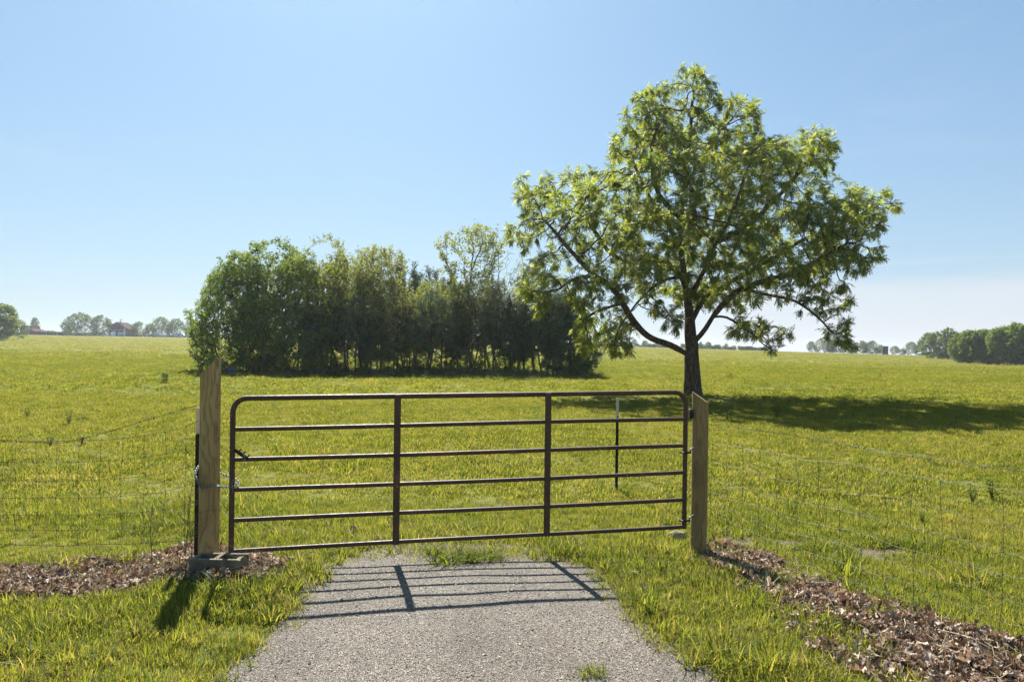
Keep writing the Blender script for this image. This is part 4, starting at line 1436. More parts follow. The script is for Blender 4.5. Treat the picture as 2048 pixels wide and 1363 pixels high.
def grove():
    GA_ = gen_tree('bushy', 9.0, 7.6, 1, M['leaf_a'], M['bark_grey'], 1700, .03, 'dome', (.16, .10), 16, .42, .40, multi=3, gap=-.2, terminals=2)
    GB_ = gen_tree('bushy', 9.0, 6.6, 2, M['leaf_a'], M['bark_grey'], 1600, .04, 'round', (.15, .10), 16, .42, .40, multi=2, gap=-.2, terminals=2)
    GC_ = gen_tree('light', 9.0, 6.2, 3, M['leaf_b'], M['bark_grey'], 1450, .20, 'round', (.14, .085), 17, .46, .38, multi=3, gap=-.14, terminals=2, wmax=6)
    GD_ = gen_tree('light', 9.0, 5.8, 4, M['leaf_c'], M['bark_grey'], 1450, .24, 'round', (.13, .08), 17, .46, .38, multi=3, gap=-.19, terminals=2, wmax=6)
    GE_ = gen_tree('airy', 9.0, 5.0, 5, M['leaf_b'], M['bark_grey'], 900, .35, 'vase', (.14, .09), 16, .5, .42, multi=2, gap=-.2, terminals=2, wmax=5, rtr=.08)
    GF_ = gen_tree('barish', 9.0, 4.0, 6, M['leaf_b'], M['bark_grey'], 700, .3, 'round', (.10, .06), 8, .45, .38, multi=2, gap=-.2, terminals=1, dens=.6, rtr=.07, wmax=4)
    GS_ = gen_tree('shrub', 4.0, 4.2, 11, M['leaf_a'], M['bark_grey'], 620, .02, 'dome', (.14, .085), 18, .42, .36, multi=3, gap=-.2, terminals=2, wmax=6)
    CA_ = gen_tree('cedar', 7.0, 3.4, 7, M['leaf_cedar'], M['bark_cedar'], 900, .20, 'cone', (.16, .05), 26, .38, .32, step=.26, rtr=.09, gap=-.35)
    CB_ = gen_tree('cedar', 7.0, 3.7, 8, M['leaf_cedar'], M['bark_cedar'], 760, .30, 'column', (.16, .05), 22, .38, .35, step=.26, rtr=.09, gap=-.10, terminals=2)
    CC_ = gen_tree('cedar_low', 6.0, 4.8, 9, M['leaf_cedar'], M['bark_cedar'], 1200, .04, 'cone', (.16, .05), 26, .40, .34, step=.26, rtr=.11, gap=-.4)
    CD_ = gen_tree('cedar_thin', 6.0, 2.8, 10, M['leaf_cedar'], M['bark_cedar'], 400, .42, 'column', (.16, .05), 20, .38, .35, step=.26, rtr=.075, gap=-.06, terminals=2)
    g = 'trees of the grove behind the gate'
    S = [
        (478, 48.5, 8.3, GA_, .5, .95, 'bushy dark green tree at the left end of the grove, leaves down to the ground'),
        (545, 51, 9.5, GB_, 1.7, 1.0, 'second dense dark green tree from the left end of the grove'),
        (595, 49, 8.2, GA_, 3.1, .8, 'dark green tree between the left end tree and the pale tall crown'),
        (640, 52, 9.9, GC_, .3, 1.0, 'tall yellow green tree whose top stands highest in the grove left half'),
        (690, 50.5, 9.2, GC_, 2.4, 1.0, 'yellow green tree right of the tallest one in the grove left half'),
        (742, 51, 9.0, GD_, .9, 1.0, 'pale willowy tree left of the middle of the grove'),
        (760, 53.5, 9.4, GE_, 1.2, 1.0, 'thin topped tree with loose twigs left of the cedar spires'),
        (795, 55.5, 9.0, CA_, 0, .9, 'tallest pointed cedar spire in the middle of the grove'),
        (828, 56.5, 8.6, CA_, 2, .8, 'second pointed cedar spire right of the tallest spire'),
        (858, 55.5, 8.1, CB_, 4, .9, 'blunt dark cedar top right of the two spires'),
        (800, 49.5, 6.6, GD_, 3.0, 1.15, 'pale green round tree standing in front of the cedar spires'),
        (845, 50.5, 6.3, GC_, 4.4, 1.0, 'low yellow green tree in front of the blunt cedar'),
        (890, 52, 7.8, GC_, 5.2, .85, 'light green tree left of the tall thin tree'),
        (938, 53, 10.9, GE_, 4.0, 1.05, 'tall thin tree with open flat spreading top rising above the grove'),
        (950, 51, 7.5, GD_, 1.1, .9, 'leafy tree around the foot of the tall thin tree'),
        (1003, 54, 10.4, GF_, 2.2, 1.0, 'nearly bare grey branched tree right of the tall thin tree'),
        (1030, 52, 8.2, GF_, 5.1, 1.0, 'low half bare tree beside the nearly bare grey tree'),
        (1010, 51.5, 6.8, GD_, 2.6, .9, 'pale green tree below the nearly bare tree'),
        (1065, 52, 7.7, CB_, 1.1, 1.1, 'broad dark cedar behind the drooping branch of the big tree'),
        (1105, 51, 6.9, GC_, 3.7, .9, 'olive green tree near the right end of the grove'),
        (1098, 49.5, 6.0, CB_, 2.7, 1.0, 'dark round cedar second from the right end of the grove'),
        (1140, 50, 6.2, CC_, 1.4, 1.0, 'dark low spreading cedar at the right end of the grove'),
        (905, 55, 7.0, CB_, 3.3, 1.0, 'dark cedar standing behind the light green tree'),
        (975, 56, 7.0, CB_, .3, 1.0, 'dark cedar behind the leafy tree in the grove right half'),
        (720, 55.5, 7.0, CB_, .9, 1.0, 'dark cedar behind the pale willowy tree'),
        (655, 56, 7.0, CB_, 1.9, 1.1, 'dark cedar behind the tall yellow green tree'),
    ]
    for px, D, h, var, rz, sx, lab in S:
        put_tree(var, 'cedar_tree' if var in (CA_, CB_, CC_, CD_) else 'grove_tree', onground(px, D), lab, g, h / var[2], rz, sx)
    put_tree(GA_, 'grove_tree', onground(462, 50.5), 'leaning bushy tree forming the rounded left shoulder of the grove', g, 7.6 / 9, 2.6, .9)
    put_tree(GB_, 'grove_tree', onground(520, 48.2), 'low full tree in front of the left end trees', g, 5.6 / 9, 4.1, 1.2)
    oo = ['first', 'second', 'third', 'fourth', 'fifth', 'sixth', 'seventh', 'eighth', 'ninth', 'last']
    for i, (px, h) in enumerate(((585, 2.8), (645, 2.0), (700, 2.7), (752, 1.7), (805, 2.2), (868, 2.9), (925, 1.8), (985, 2.9), (1045, 1.8), (1165, 1.6))):
        put_tree(GS_, 'understory_shrub', onground(px, 48.6 + (i % 3) * 1.1 + (1 if px > 900 else 0)), 'green understory shrub, %s from left along the foot of the grove' % oo[i], 'understory shrubs of the grove', h / 4.0, i * 1.3, 1.15, cat='shrub')
    ordn = ['first', 'second', 'third', 'fourth', 'fifth', 'sixth', 'seventh', 'eighth', 'ninth', 'tenth', 'eleventh', 'twelfth', 'thirteenth', 'fourteenth', 'fifteenth', 'sixteenth', 'seventeenth', 'eighteenth', 'nineteenth', 'twentieth', 'last']
    xs = [597, 620, 640, 662, 690, 712, 735, 762, 786, 808, 835, 862, 884, 915, 941, 968, 990, 1020, 1048, 1080, 1120]
    rg = np.random.default_rng(5)
    for i, px in enumerate(xs):
        D = 47.6 + rg.uniform(0, 3.0) + (1.0 if px > 900 else 0)
        var = (CD_, CB_, CA_)[int(rg.integers(0, 3))]
        put_tree(var, 'cedar_tree', onground(px, D), 'slim cedar with bare lower trunk, %s from left along the grove front' % ordn[i], g, rg.uniform(4.6, 6.0) / var[2], rg.uniform(0, 6), rg.uniform(.75, 1.0))
    # blue barrel under the left end tree
    b = G(512, 741)
    t = empty('blue_barrel', (b.x, 47.2, gzf(b.x, 47.2)), 'blue plastic barrel lying under the left end of the grove', 'barrel', rz=.2)
    mb = MB(); z = .27
    pts = [(-.42, 0, z), (-.40, 0, z), (-.15, 0, z), (-.13, 0, z), (.13, 0, z), (.15, 0, z), (.40, 0, z), (.42, 0, z)]
    mb.tube(pts, [.22, .26, .28, .265, .265, .28, .26, .22], 16); mb.build('drum', simple('blue_plastic', (.03, .12, .28), .15, 5, .6), t, True)
    mb = MB(); mb.tube([(.42, 0, z), (.45, 0, z)], .24, 16); mb.build('lid', simple('pale_lid', (.30, .34, .4), .1, 5, .5), t, True); t.scale = (.62, .62, .62)
    # dark leaf mould and brush under the grove
    srcs = [src('brush', plant_mesh(60, .28, .05, .6, None, 'brush'), M['leaf_a']), src('brush', plant_mesh(60, .30, .04, .5, None, 'brush'), M['dryleaf'])]
    n = 1500
    x = rg.uniform(-20, 6.2, n); y = rg.uniform(47.0, 55, n); z = gz(x, y)
    s = rg.uniform(.25, .8, n)
    scatter('undergrowth', np.stack([x, y, z], -1), np.stack([x * 0, x * 0, rg.uniform(0, 6.28, n)], -1), np.stack([s] * 3, -1), rg.choice(2, n, p=[.6, .4]), srcs, 'shaded brush and brambles under the grove')


grove()


# ------------------------------------------------------------------ far trees
OA_ = gen_tree('oak', 12, 15, 31, M['leaf_far'], M['bark_grey'], 1300, .03, 'dome', (.42, .30), 13, .9, .8, step=.6, gap=-.08, terminals=2, wmax=4)
OB_ = gen_tree('oak', 12, 14, 32, M['leaf_far'], M['bark_grey'], 1300, .04, 'dome', (.42, .30), 13, .9, .8, step=.6, gap=-.1, terminals=2, wmax=4)
OC_ = gen_tree('oak', 12, 11, 33, M['leaf_far'], M['bark_grey'], 900, .05, 'round', (.40, .28), 12, .9, .75, step=.6, gap=-.05, terminals=2, wmax=4)
OD_ = gen_tree('slender', 12, 6, 34, M['leaf_far'], M['bark_grey'], 380, .15, 'column', (.36, .24), 14, .8, .7, step=.6, gap=-.2)
OE_ = gen_tree('tallstem', 12, 9, 35, M['leaf_far'], M['bark_grey'], 450, .42, 'round', (.40, .28), 14, .9, .75, step=.6, gap=-.12)
OF_ = gen_tree('woodsedge', 12, 9.5, 36, M['leaf_a'], M['bark_grey'], 1000, .06, 'round', (.34, .24), 18, .8, .62, step=.5, gap=-.35)


def far_trees():
    def ft(px, ytop, D, var, lab, grp, sx=1.0, name='oak_tree', rz=None, sink=0):
        b = onground(px, D, 690)
        top = P(px, ytop, D).z
        h = max(1.5, top - b.z)
        b.z -= sink
        put_tree(var, name, b, lab, grp, h / var[2], px * 1.3 if rz is None else rz, sx)
    gl = 'trees on the left skyline'
    ft(0, 608, 250, OF_, 'large yellow green tree cut off by the left picture edge', gl, 1.15)
    ft(-30, 620, 255, OA_, 'tree partly outside the left picture edge behind the large one', gl)
    ft(37, 640, 300, OC_, 'small grey green tree peeping out behind the far left tree', gl)
    ft(69, 635, 470, OD_, 'narrow upright grey tree right of the low red barn', gl, .95)
    ft(158, 625, 440, OA_, 'wide rounded oak left of the red barn, the darker of the pair', gl, 1.05)
    ft(202, 630, 446, OB_, 'yellow green oak touching the red barn', gl, .95)
    ft(278, 643, 455, OA_, 'low dark round oak right of the red barn', gl, 1.0)
    ft(300, 648, 458, OC_, 'small oak between the low dark oak and the tall airy oak', gl, 1.1)
    ft(320, 635, 455, OC_, 'tall airy oak above the white trailer', gl, 1.15)
    ft(353, 637, 458, OB_, 'broad dense oak right of the airy oak', gl, .95)
    ft(383, 640, 457, OC_, 'rightmost small oak on the left skyline next to the grove', gl, 1.1)
    ft(405, 655, 470, OD_, 'thin bush on the skyline just left of the grove', gl, 1.2)
    gm = 'tiny trees on the middle skyline'
    for i, (px, yt, v, lab) in enumerate(((1196, 676, OB_, 'tiny far tree right next to the grove right end'), (1222, 680, OA_, 'tiny far tree on the skyline under the big tree left spray'), (1268, 678, OC_, 'tiny far tree framed by the big low limb, left one'),
                                          (1290, 680, OB_, 'tiny far tree framed by the big low limb, middle one'), (1318, 686, OA_, 'tiny far tree framed by the big low limb, right one'), (1367, 688, OC_, 'tiny tree directly left of the big trunk'),
                                          (1401, 683, OD_, 'tiny slim tree directly right of the big trunk'), (1415, 683, OA_, 'tiny round tree just right of the big trunk'),
                                          (1440, 690, OD_, 'tiny pointed tree on the skyline right of the trunk'), (1452, 687, OC_, 'small bush on the skyline under the low right branch'), (1553, 697, OA_, 'tiny dark bush on the skyline below the drooping spray'))):
        ft(px, yt, 470, v, lab, gm)
    gr = 'trees on the right skyline'
    for px, yt, D, v, sx, lab in ((1623, 683, 445, OC_, 1.0, 'small airy oak at the left end of the right skyline row'), (1648, 674, 455, OA_, 1.0, 'broad dark oak second in the right skyline row'), (1672, 673, 450, OB_, 1.0, 'dark oak third in the right skyline row behind the drooping spray'),
                                  (1697, 677, 452, OA_, .95, 'oak fourth in the right skyline row behind the drooping spray'), (1722, 681, 455, OB_, .95, 'rounded oak fifth in the right skyline row'), (1746, 681, 450, OA_, 1.0, 'round topped oak just left of the red silo'),
                                  (1762, 690, 455, OC_, .9, 'small oak touching the red silo from the left'), (1789, 692, 452, OC_, 1.2, 'low bushy tree just right of the red silo'), (1805, 697, 450, OB_, 1.0, 'smallest bush between the two trees right of the silo'), (1822, 684, 452, OC_, 1.1, 'airy tree standing alone right of the red silo'),
                                  (1858, 667, 290, OC_, 1.0, 'oak left of the pair beside the right wood'), (1876, 663, 285, OA_, .75, 'oak in the middle of the pair beside the right wood'), (1896, 658, 280, OE_, .85, 'tall oak with a bare stem left of the right wood')):
        ft(px, yt, D, v, lab, gr, sx)
    gw = 'trees of the dense wood at right'
    rg = np.random.default_rng(9)
    ordn = ['first', 'second', 'third', 'fourth', 'fifth', 'sixth', 'seventh', 'eighth', 'ninth', 'tenth', 'eleventh', 'twelfth', 'thirteenth']
    xs = [1918, 1938, 1956, 1976, 1996, 2014, 2034, 2056, 2080, 2110, 2145, 2180, 2220]
    yt = [667, 662, 660, 661, 658, 652, 648, 655, 650, 652, 650, 655, 650]
    for i, px in enumerate(xs):
        ft(px, yt[i], 222 - i * 1.6 + rg.uniform(-3, 3), (OF_, OF_, OB_)[i % 3], 'leafy tree in the front row of the right wood, %s from its left edge' % ordn[i], gw, rg.uniform(.8, 1.0))
    for i, px in enumerate((1930, 1965, 2003, 2042, 2095)):
        ft(px, yt[i] - 1, 240, OF_, 'dark tree behind the right wood front row, %s from its left edge' % ordn[i], gw, 1.0)


far_trees()


def far_hedge():
    srcs = [src('hedge_bush', plant_mesh(260, 1.3, .7, 2.4 + k, None, 'hedge_bush'), M['leaf_far']) for k in range(2)]
    rg = np.random.default_rng(77)
    n = 900
    y = rg.uniform(478, 500, n); x = rg.uniform(-400, 420, n)
    k = vnoise(x, x * 0, .02, 3) > .30
    x, y = x[k], y[k]; n = len(x)
    s = rg.uniform(.35, 1.0, n) * (.5 + vnoise(x, x * 0, .03, 4))
    scatter('far_treeline', np.stack([x, y, gz(x, y)], -1), np.stack([x * 0, x * 0, rg.uniform(0, 6.28, n)], -1), np.stack([s * 1.5, s * 1.5, s], -1), rg.choice(2, n), srcs, 'thin dark line of far hedges along the skyline')


far_hedge()


# ------------------------------------------------------------------ farm buildings and vehicles
def farm():
    red = simple('maroon_barn_metal', (.07, .016, .022), .2, 1.2, .8, spec=.1); redroof = simple('maroon_roof_metal', (.05, .022, .024), .2, 1.2, .9, spec=.05)
    teal = simple('teal_door', (.02, .12, .12), .2, 1, .6); dark = simple('shade_black_dark_paint', (.012, .012, .014), .2, 2, .9)  # near-black serves as shade of the open bays and as plain dark paint
    white = simple('white_paint', (.72, .74, .76), .08, 1, .5); pale = simple('pale_metal_roof', (.55, .55, .53), .15, 1, .6)
    blue = simple('blue_paint', (.05, .12, .35), .2, 1, .4); glass = simple('dark_glass', (.02, .03, .04), .2, 2, .1); rubber = simple('rubber', (.02, .02, .02), .2, 5, .9)
    bluegrey = simple('blue_grey_paint', (.22, .36, .46), .15, 1, .5); aqua = simple('turquoise_plastic', (.15, .45, .50), .1, 1, .5); rust = simple('rusty_steel', (.16, .08, .05), .4, 2, .9); polew = simple('grey_pole_wood', (.10, .08, .065), .3, 2, .9)
    s = 448 / F
    # big barn seen on its gable end
    b = onground(236.5, 448); w = 37 * s
    t = empty('red_barn', b, 'maroon metal barn with low gable and open bay on the left skyline', 'barn', rz=.12)
    H, E_ = 28 * s, 14 * s
    mb = MB(); mb.prism([(-w / 2, -1), (w / 2, -1), (w / 2, E_), (-w * .08, H), (-w / 2, E_ * 1.35)], 0, 16); mb.build('wall', red, t)
    mb = MB(); mb.prism([(-w * .08, H + .02), (w / 2 + .4, E_ - .05), (w / 2 + .4, E_ + .2), (-w * .08, H + .35), (-w / 2 - .4, E_ * 1.35 + .2), (-w / 2 - .4, E_ * 1.35 - .05)], -.35, 16.3); mb.build('roof', redroof, t)
    mb = MB(); mb.box(-w * .42, w * .02, -.06, .3, 0, E_ * .82); mb.build('bay_shade_box', dark, t)  # solid near-black box stands for the shade inside the bay
    for x in (-w * .20, w * .03, w * .28):
        mb = MB(); mb.box(x - .10, x + .10, -.16, -.07, 0, E_ * .9); mb.build('door_track_post', pale, t)
    mb = MB(); mb.box(-w * .44, w * .30, -.18, -.08, E_ * .9, E_ * .94); mb.build('door_rail', pale, t)
    # low barn at left
    b = onground(55, 446) + Vector((0, 0, .5)); w = 34 * s
    t = empty('low_red_barn', b, 'low maroon barn with teal sliding door behind the far left tree', 'barn', rz=-.08)
    mb = MB(); mb.prism([(-w / 2, -1), (w / 2, -1), (w / 2, 1.6), (-w * .1, 3.2), (-w * .22, 5.2), (-w / 2, 3.6)], 0, 12); mb.build('wall', red, t)
    mb = MB(); mb.prism([(-w * .22, 5.25), (-w * .1, 3.25), (w / 2 + .3, 1.62), (w / 2 + .3, 1.85), (-w * .1, 3.5), (-w * .22, 5.5), (-w / 2 - .3, 3.85), (-w / 2 - .3, 3.6)], -.3, 12.2); mb.build('roof', redroof, t)
    mb = MB(); mb.box(-w * .42, w * .12, -.12, .1, .05, 2.5); mb.build('door', teal, t)
    mb = MB(); mb.tube([(w * .02, 3, 2.5), (w * .02, 3, 5.6)], .32, 10); mb.build('chimney', polew, t)
    # long open shed
    b = onground(101, 450) + Vector((0, 0, .6)); w = 40 * s
    t = empty('open_shed', b, 'long low open fronted shed with dark bays on the far left skyline', 'shed')
    mb = MB(); mb.prism([(-w / 2, 1.5), (w / 2, 1.5), (w / 2, 1.8), (-w / 2, 1.8)], -.3, 5); mb.build('roof', pale, t)
    mb = MB(); mb.box(-w / 2, w / 2, 4, 4.2, -1, 1.5); mb.build('back_wall', dark, t)  # wall coloured near-black to carry the shade at the back
    for i in range(12):
        mb = MB(); x = -w / 2 + .3 + i * (w - .6) / 11; mb.box(x - .12, x + .12, 0, .2, -1, 1.5); mb.build('upright', pale if i in (3, 9) else polew, t)
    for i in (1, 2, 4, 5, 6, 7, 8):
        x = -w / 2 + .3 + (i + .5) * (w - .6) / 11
        mb = MB(); mb.box(x - .42, x + .42, .3, 1.2, -.4, 1.35, bev=.1); mb.build('shade_block', dark, t)  # near-black blocks fill the bays in place of their shade
    # poles
    for px, yt, lab in ((241, 637, 'tall utility pole with a transformer behind the red barn'), (249, 650, 'short pale pole in front of the red barn'), (421, 640, 'thin pole beside the left edge of the grove'), (1437, 686, 'tiny utility pole on the middle skyline')):
        b = onground(px, 446 if px != 1437 else 470); h = P(px, yt, 446).z - b.z
        t = empty('utility_pole', b, lab, 'pole')
        mb = MB(); mb.tube([(0, 0, -.5), (0, 0, h)], [.17, .12], 8); mb.build('shaft', pale if px == 249 else polew, t, True)
        if px != 249:
            mb = MB(); mb.box(-1.1, 1.1, -.08, .08, h - .8, h - .62); mb.build('crossarm', polew, t)
            if px == 241:
                mb = MB(); mb.tube([(-.45, -.1, h - 2.6), (-.45, -.1, h - 1.4)], .32, 10); mb.build('transformer', pale, t)

    def car(px, D, body, lab, L=4.4, Hh=1.45, rz=0, truck=False):
        b = onground(px, D); t = empty('pickup_truck' if truck else 'parked_car', b, lab, 'truck' if truck else 'car', 'vehicles parked at the farm', rz)
        if truck: prof = [(-L / 2, .45), (L / 2, .45), (L / 2, .95), (L * .24, 1.05), (L * .12, Hh), (-L * .10, Hh), (-L * .13, 1.0), (-L / 2, 1.0)]; gl = [(L * .21, 1.08), (L * .11, Hh - .08), (-L * .09, Hh - .08), (-L * .10, 1.08)]
        else: prof = [(-L / 2, .35), (L / 2, .35), (L / 2, .75), (L * .22, .9), (L * .08, Hh), (-L * .22, Hh), (-L * .38, .95), (-L / 2, .85)]; gl = [(L * .18, .95), (L * .07, Hh - .08), (-L * .21, Hh - .08), (-L * .33, .95)]
        mb = MB(); mb.prism(prof, -.85, .85); mb.build('body', body, t)
        mb = MB(); mb.prism(gl, -.87, .87); mb.build('windows', glass, t)
        for x in (-L * .31, L * .31):
            for y in (-.8, .8):
                mb = MB(); mb.tube([(x, y - .11, .33), (x, y + .11, .33)], .33, 12); mb.build('wheel', rubber, t, True)
    car(211, 440, white, 'white parked car under the yellow green oak at left', rz=.1)
    car(200, 442, bluegrey, 'grey parked car just left of the white one', L=4, rz=.9)
    car(365, 441, white, 'white pickup with high cab in the farm vehicle row', L=5.2, Hh=1.9, truck=True)
    car(374, 440, blue, 'blue parked car in the farm vehicle row', rz=-.2)
    car(356, 442, bluegrey, 'blue grey van bodied car left of the white pickup', Hh=1.9, rz=1.2)
    def trailer(px, D, w, h, dp, m1, lab, name='box_trailer', roof=None):
        b = onground(px, D); t = empty(name, b, lab, 'trailer', 'trailers standing at the farm')
        mb = MB(); mb.box(-w / 2, w / 2, 0, dp, .45, h, bev=.12); mb.build('body', m1, t)
        mb = MB(); mb.box(-w / 2 + .1, w / 2 - .1, -.05, dp + .05, h + .005, h + .10, bev=.03); mb.build('roof', roof or white, t)
        for x in (-w * .2, w * .2):
            mb = MB(); mb.tube([(x, -.1, .4), (x, .15, .4)], .4, 12); mb.build('wheel', rubber, t, True)
        mb = MB(); mb.tube([(w / 2, dp * .5, .5), (w / 2 + 1.0, dp * .5, .45)], .06, 6); mb.build('tow_bar', rust, t)
    trailer(239.5, 440, 3.2, 2.4, 3.5, bluegrey, 'blue grey box trailer with white roof in front of the red barn')
    trailer(312, 437, 2.9, 2.5, 4, bluegrey, 'blue grey box trailer with white roof under the airy oak')
    trailer(323.5, 438, 2.0, 2.2, 4, white, 'small white box trailer right of the one under the airy oak')
    trailer(352, 441, 2.4, 2.7, 3, bluegrey, 'tall blue grey camper left in the farm vehicle row', 'camper', pale)
    trailer(388, 445, 5.6, 3.0, 3, white, 'long white stock trailer beside the grove with a red lower edge', 'stock_trailer', bluegrey)
    b = onground(405, 436); t = empty('water_trough', b, 'turquoise stock trough in the grass left of the grove', 'trough')
    mb = MB(); mb.box(-1.6, 1.6, -.5, .5, 0, 1.0, bev=.15); mb.build('tub', aqua, t)
    mb = MB(); mb.tube([(-1.55, -.45, 1.02), (1.55, -.45, 1.02), (1.55, .45, 1.02), (-1.55, .45, 1.02)], .06, 6, closed=True); mb.build('rim', pale, t)
    # white tank
    b = onground(226, 443); t = empty('white_tank', b, 'white round tank beside the open bay of the red barn', 'tank')
    mb = MB(); mb.tube([(0, 0, 0), (0, 0, 2.0), (0, 0, 2.7), (0, 0, 2.95)], [1.5, 1.5, 1.1, .4], 18); mb.build('shell', white, t, True)
    mb = MB(); mb.tube([(0, 0, 2.9), (0, 0, 3.1)], .3, 10); mb.build('cap', pale, t)
    # old implements and scrap: each a frame with wheels and tines
    for i, (px, w_, m_, lab) in enumerate(((262, 2.6, rust, 'rusty implement right of the red barn'), (270, 3.0, rust, 'dark raised implement with arms between barn and oaks'), (284, 3.4, rust, 'rusty hay rake under the low dark oak'), (293, 2.6, white, 'pale curved implement arm beneath the small oak'), (336, 2.2, dark, 'dark boxy implement under the broad dense oak'), (222, 2.2, rust, 'low rusty implement in front of the white tank'))):
        b = onground(px, 442); t = empty('farm_implement', b, lab, 'farm implement', 'old implements parked at the farm')
        mb = MB()
        mb.tube([(-w_ / 2, 0, .7), (-w_ * .1, 0, 1.2 + .2 * (i % 3)), (w_ * .3, 0, 1.6), (w_ / 2, 0, .6)], .12, 6); mb.tube([(-w_ / 2, 0, .5), (w_ / 2, 0, .5)], .1, 6)
        mb.tube([(w_ * .2, 0, .5), (w_ * .3, 0, 1.6)], .08, 6); mb.build('frame', m_, t)
        for x in (-w_ * .3, w_ * .35):
            mb = MB(); mb.tube([(x, -.15, .45), (x, .15, .45)], .45, 12); mb.build('wheel', rubber, t, True)
    # right skyline: silo, pale roofed buildings
    b = onground(1773, 452); t = empty('red_silo', b, 'dark red square silo tower on the right skyline', 'silo')
    h = P(1773, 693, 452).z - b.z
    mb = MB(); mb.box(-1.15, 1.15, 0, 2.3, -1, h, bev=.1); mb.build('shell', red, t)
    mb = MB(); mb.box(-1.3, 1.3, -.15, 2.45, h + .003, h + .35, bev=.1); mb.build('cap', redroof, t)
    mb = MB(); mb.box(-2.0, -1.3, 1.1, 1.4, 0, h * .45); mb.build('chute', red, t)
    for px, w_, h_, lab, rm in ((1849, 5.2, 2.2, 'low shed with pale blue grey roof between the silo and the oaks', bluegrey), (1906, 4.2, 1.5, 'dark low shed roof beside the tall oak at right', dark)):
        b = onground(px, 450 if px < 1900 else 300); t = empty('low_shed', b, lab, 'shed')
        mb = MB(); mb.box(-w_ / 2, w_ / 2, 0, 4, -1, h_ * .6); mb.build('wall', pale, t)
        mb = MB(); mb.prism([(-w_ / 2 - .3, h_ * .6 + .01), (w_ / 2 + .3, h_ * .6 + .01), (0, h_)], -.3, 4.3); mb.build('roof', rm, t)


farm()


# ------------------------------------------------------------------ sky, sun, camera
HAZE_D = .00018
SKYK = (1.95, 2.9, 3.65)


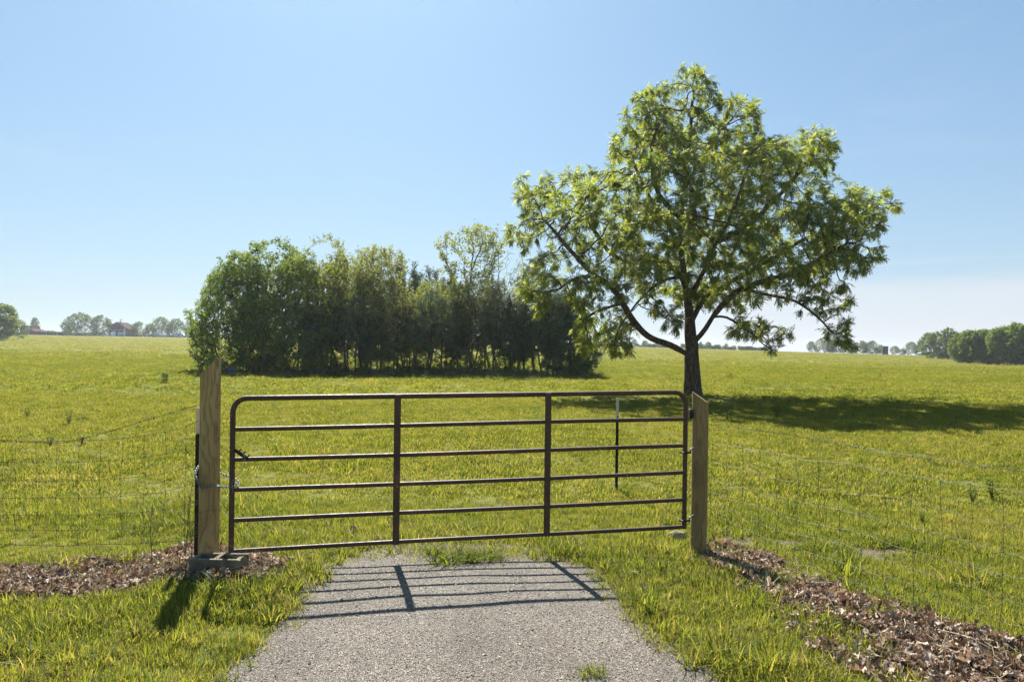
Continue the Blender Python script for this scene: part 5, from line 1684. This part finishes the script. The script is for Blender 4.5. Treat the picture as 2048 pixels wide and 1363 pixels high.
def world():
    w = bpy.data.worlds.new('World'); SC.world = w; w.use_nodes = True
    nt = w.node_tree; nt.nodes.clear()
    out = nt.nodes.new('ShaderNodeOutputWorld'); bg = nt.nodes.new('ShaderNodeBackground')
    sky = nt.nodes.new('ShaderNodeTexSky'); sky.sky_type = 'NISHITA'; sky.sun_disc = False
    sky.sun_elevation = SUN_EL; sky.sun_rotation = -SUN_AZ
    sky.air_density = 1.0; sky.dust_density = 1.2; sky.ozone_density = 1.6; sky.altitude = 300
    bg.inputs['Strength'].default_value = .10
    # compress the sky's range and tint it: softer horizon, more fill in shadows
    a = mix(nt, 1, sky.outputs[0], (.1, .1, .1), 'MULTIPLY')
    gm = nt.nodes.new('ShaderNodeGamma'); gm.inputs[1].default_value = .52; nt.links.new(a, gm.inputs[0])
    b_ = mix(nt, 1, gm.outputs[0], SKYK, 'MULTIPLY')
    # low mauve cloud bank on the right-hand horizon
    tc = nt.nodes.new('ShaderNodeTexCoord').outputs['Generated']
    sp = nt.nodes.new('ShaderNodeSeparateXYZ'); nt.links.new(tc, sp.inputs[0])
    def ss(v, e0, e1):
        m = nt.nodes.new('ShaderNodeMapRange'); m.interpolation_type = 'SMOOTHSTEP'
        m.inputs['From Min'].default_value = e0; m.inputs['From Max'].default_value = e1
        nt.links.new(v, m.inputs['Value']); return m.outputs[0]
    nz = noise(nt, mapping(nt, tc, (3, 3, 26)), 3, 6, .65)
    zz = mathn(nt, 'ADD', sp.outputs[2], mathn(nt, 'MULTIPLY', mathn(nt, 'SUBTRACT', nz, .5), .03))
    up = mathn(nt, 'MAXIMUM', sp.outputs[2], 0)
    hz = mathn(nt, 'POWER', 2.718, mathn(nt, 'MULTIPLY', up, -6.5))
    b_ = mix(nt, mathn(nt, 'MULTIPLY', hz, .66), b_, (2.75, 2.95, 3.05))     # pale ground haze low in the sky
    wisp = noise(nt, mapping(nt, tc, (1.2, 1.2, 5)), 2.2, 6, .6, .6)
    b_ = mix(nt, mathn(nt, 'MULTIPLY', ss(wisp, .5, .8), .10), b_, (3.0, 3.2, 3.4))
    band = mathn(nt, 'MULTIPLY', ss(zz, .108, .074), ss(sp.outputs[0], .10, .34))
    st = mathn(nt, 'MULTIPLY', mathn(nt, 'MULTIPLY', ss(zz, .108, .112), ss(zz, .120, .114)), ss(sp.outputs[0], .36, .50))
    band = mathn(nt, 'ADD', mathn(nt, 'MULTIPLY', band, .62), mathn(nt, 'MULTIPLY', st, .12))
    b_ = mix(nt, band, b_, (2.95, 3.0, 3.2))
    nt.links.new(b_, bg.inputs[0]); nt.links.new(bg.outputs[0], out.inputs[0])
    L = bpy.data.lights.new('sun', 'SUN'); L.energy = 5.0; L.angle = math.radians(.53); L.color = (1, .955, .88)
    o = bpy.data.objects.new('sun', L); COL.objects.link(o)
    d = Vector((-math.sin(SUN_AZ) * math.cos(SUN_EL), math.cos(SUN_AZ) * math.cos(SUN_EL), math.sin(SUN_EL)))
    o.rotation_euler = d.to_track_quat('Z', 'Y').to_euler()
    o.location = d * 50


world()


def haze():
    mb = MB(); mb.box(-2700, 2700, -60, 1700, -6, 26)
    m, nt, out = newmat('thin_veil_air')  # air volume added to lighten the grove, in place of lens flare
    v = nt.nodes.new('ShaderNodeVolumePrincipled')
    v.inputs['Color'].default_value = (.86, .93, 1, 1); v.inputs['Density'].default_value = HAZE_D; v.inputs['Anisotropy'].default_value = .55
    nt.links.new(v.outputs[0], out.inputs['Volume'])
    o = mb.build('haze', m); tag(o, 'thin pale haze added over the pasture to veil the grove', None, None, 'stuff')


haze()
cam = bpy.data.cameras.new('camera'); cam.sensor_width = 36; cam.lens = F / 2048 * 36
cam.shift_y = 15.5 / 2048; cam.clip_start = .05; cam.clip_end = 6000
co = bpy.data.objects.new('camera', cam); COL.objects.link(co)
co.matrix_world = Matrix.Translation((0, 0, EYE)) @ Matrix.Rotation(math.pi / 2, 4, 'X') @ Matrix.Rotation(ROLL, 4, 'Z')
SC.camera = co
SC.view_settings.view_transform = 'Standard'; SC.view_settings.look = 'None'
SC.view_settings.exposure = 1.5; SC.view_settings.gamma = 1
SC.cycles.max_bounces = 8; SC.cycles.transparent_max_bounces = 8
SC.cycles.use_denoising = True
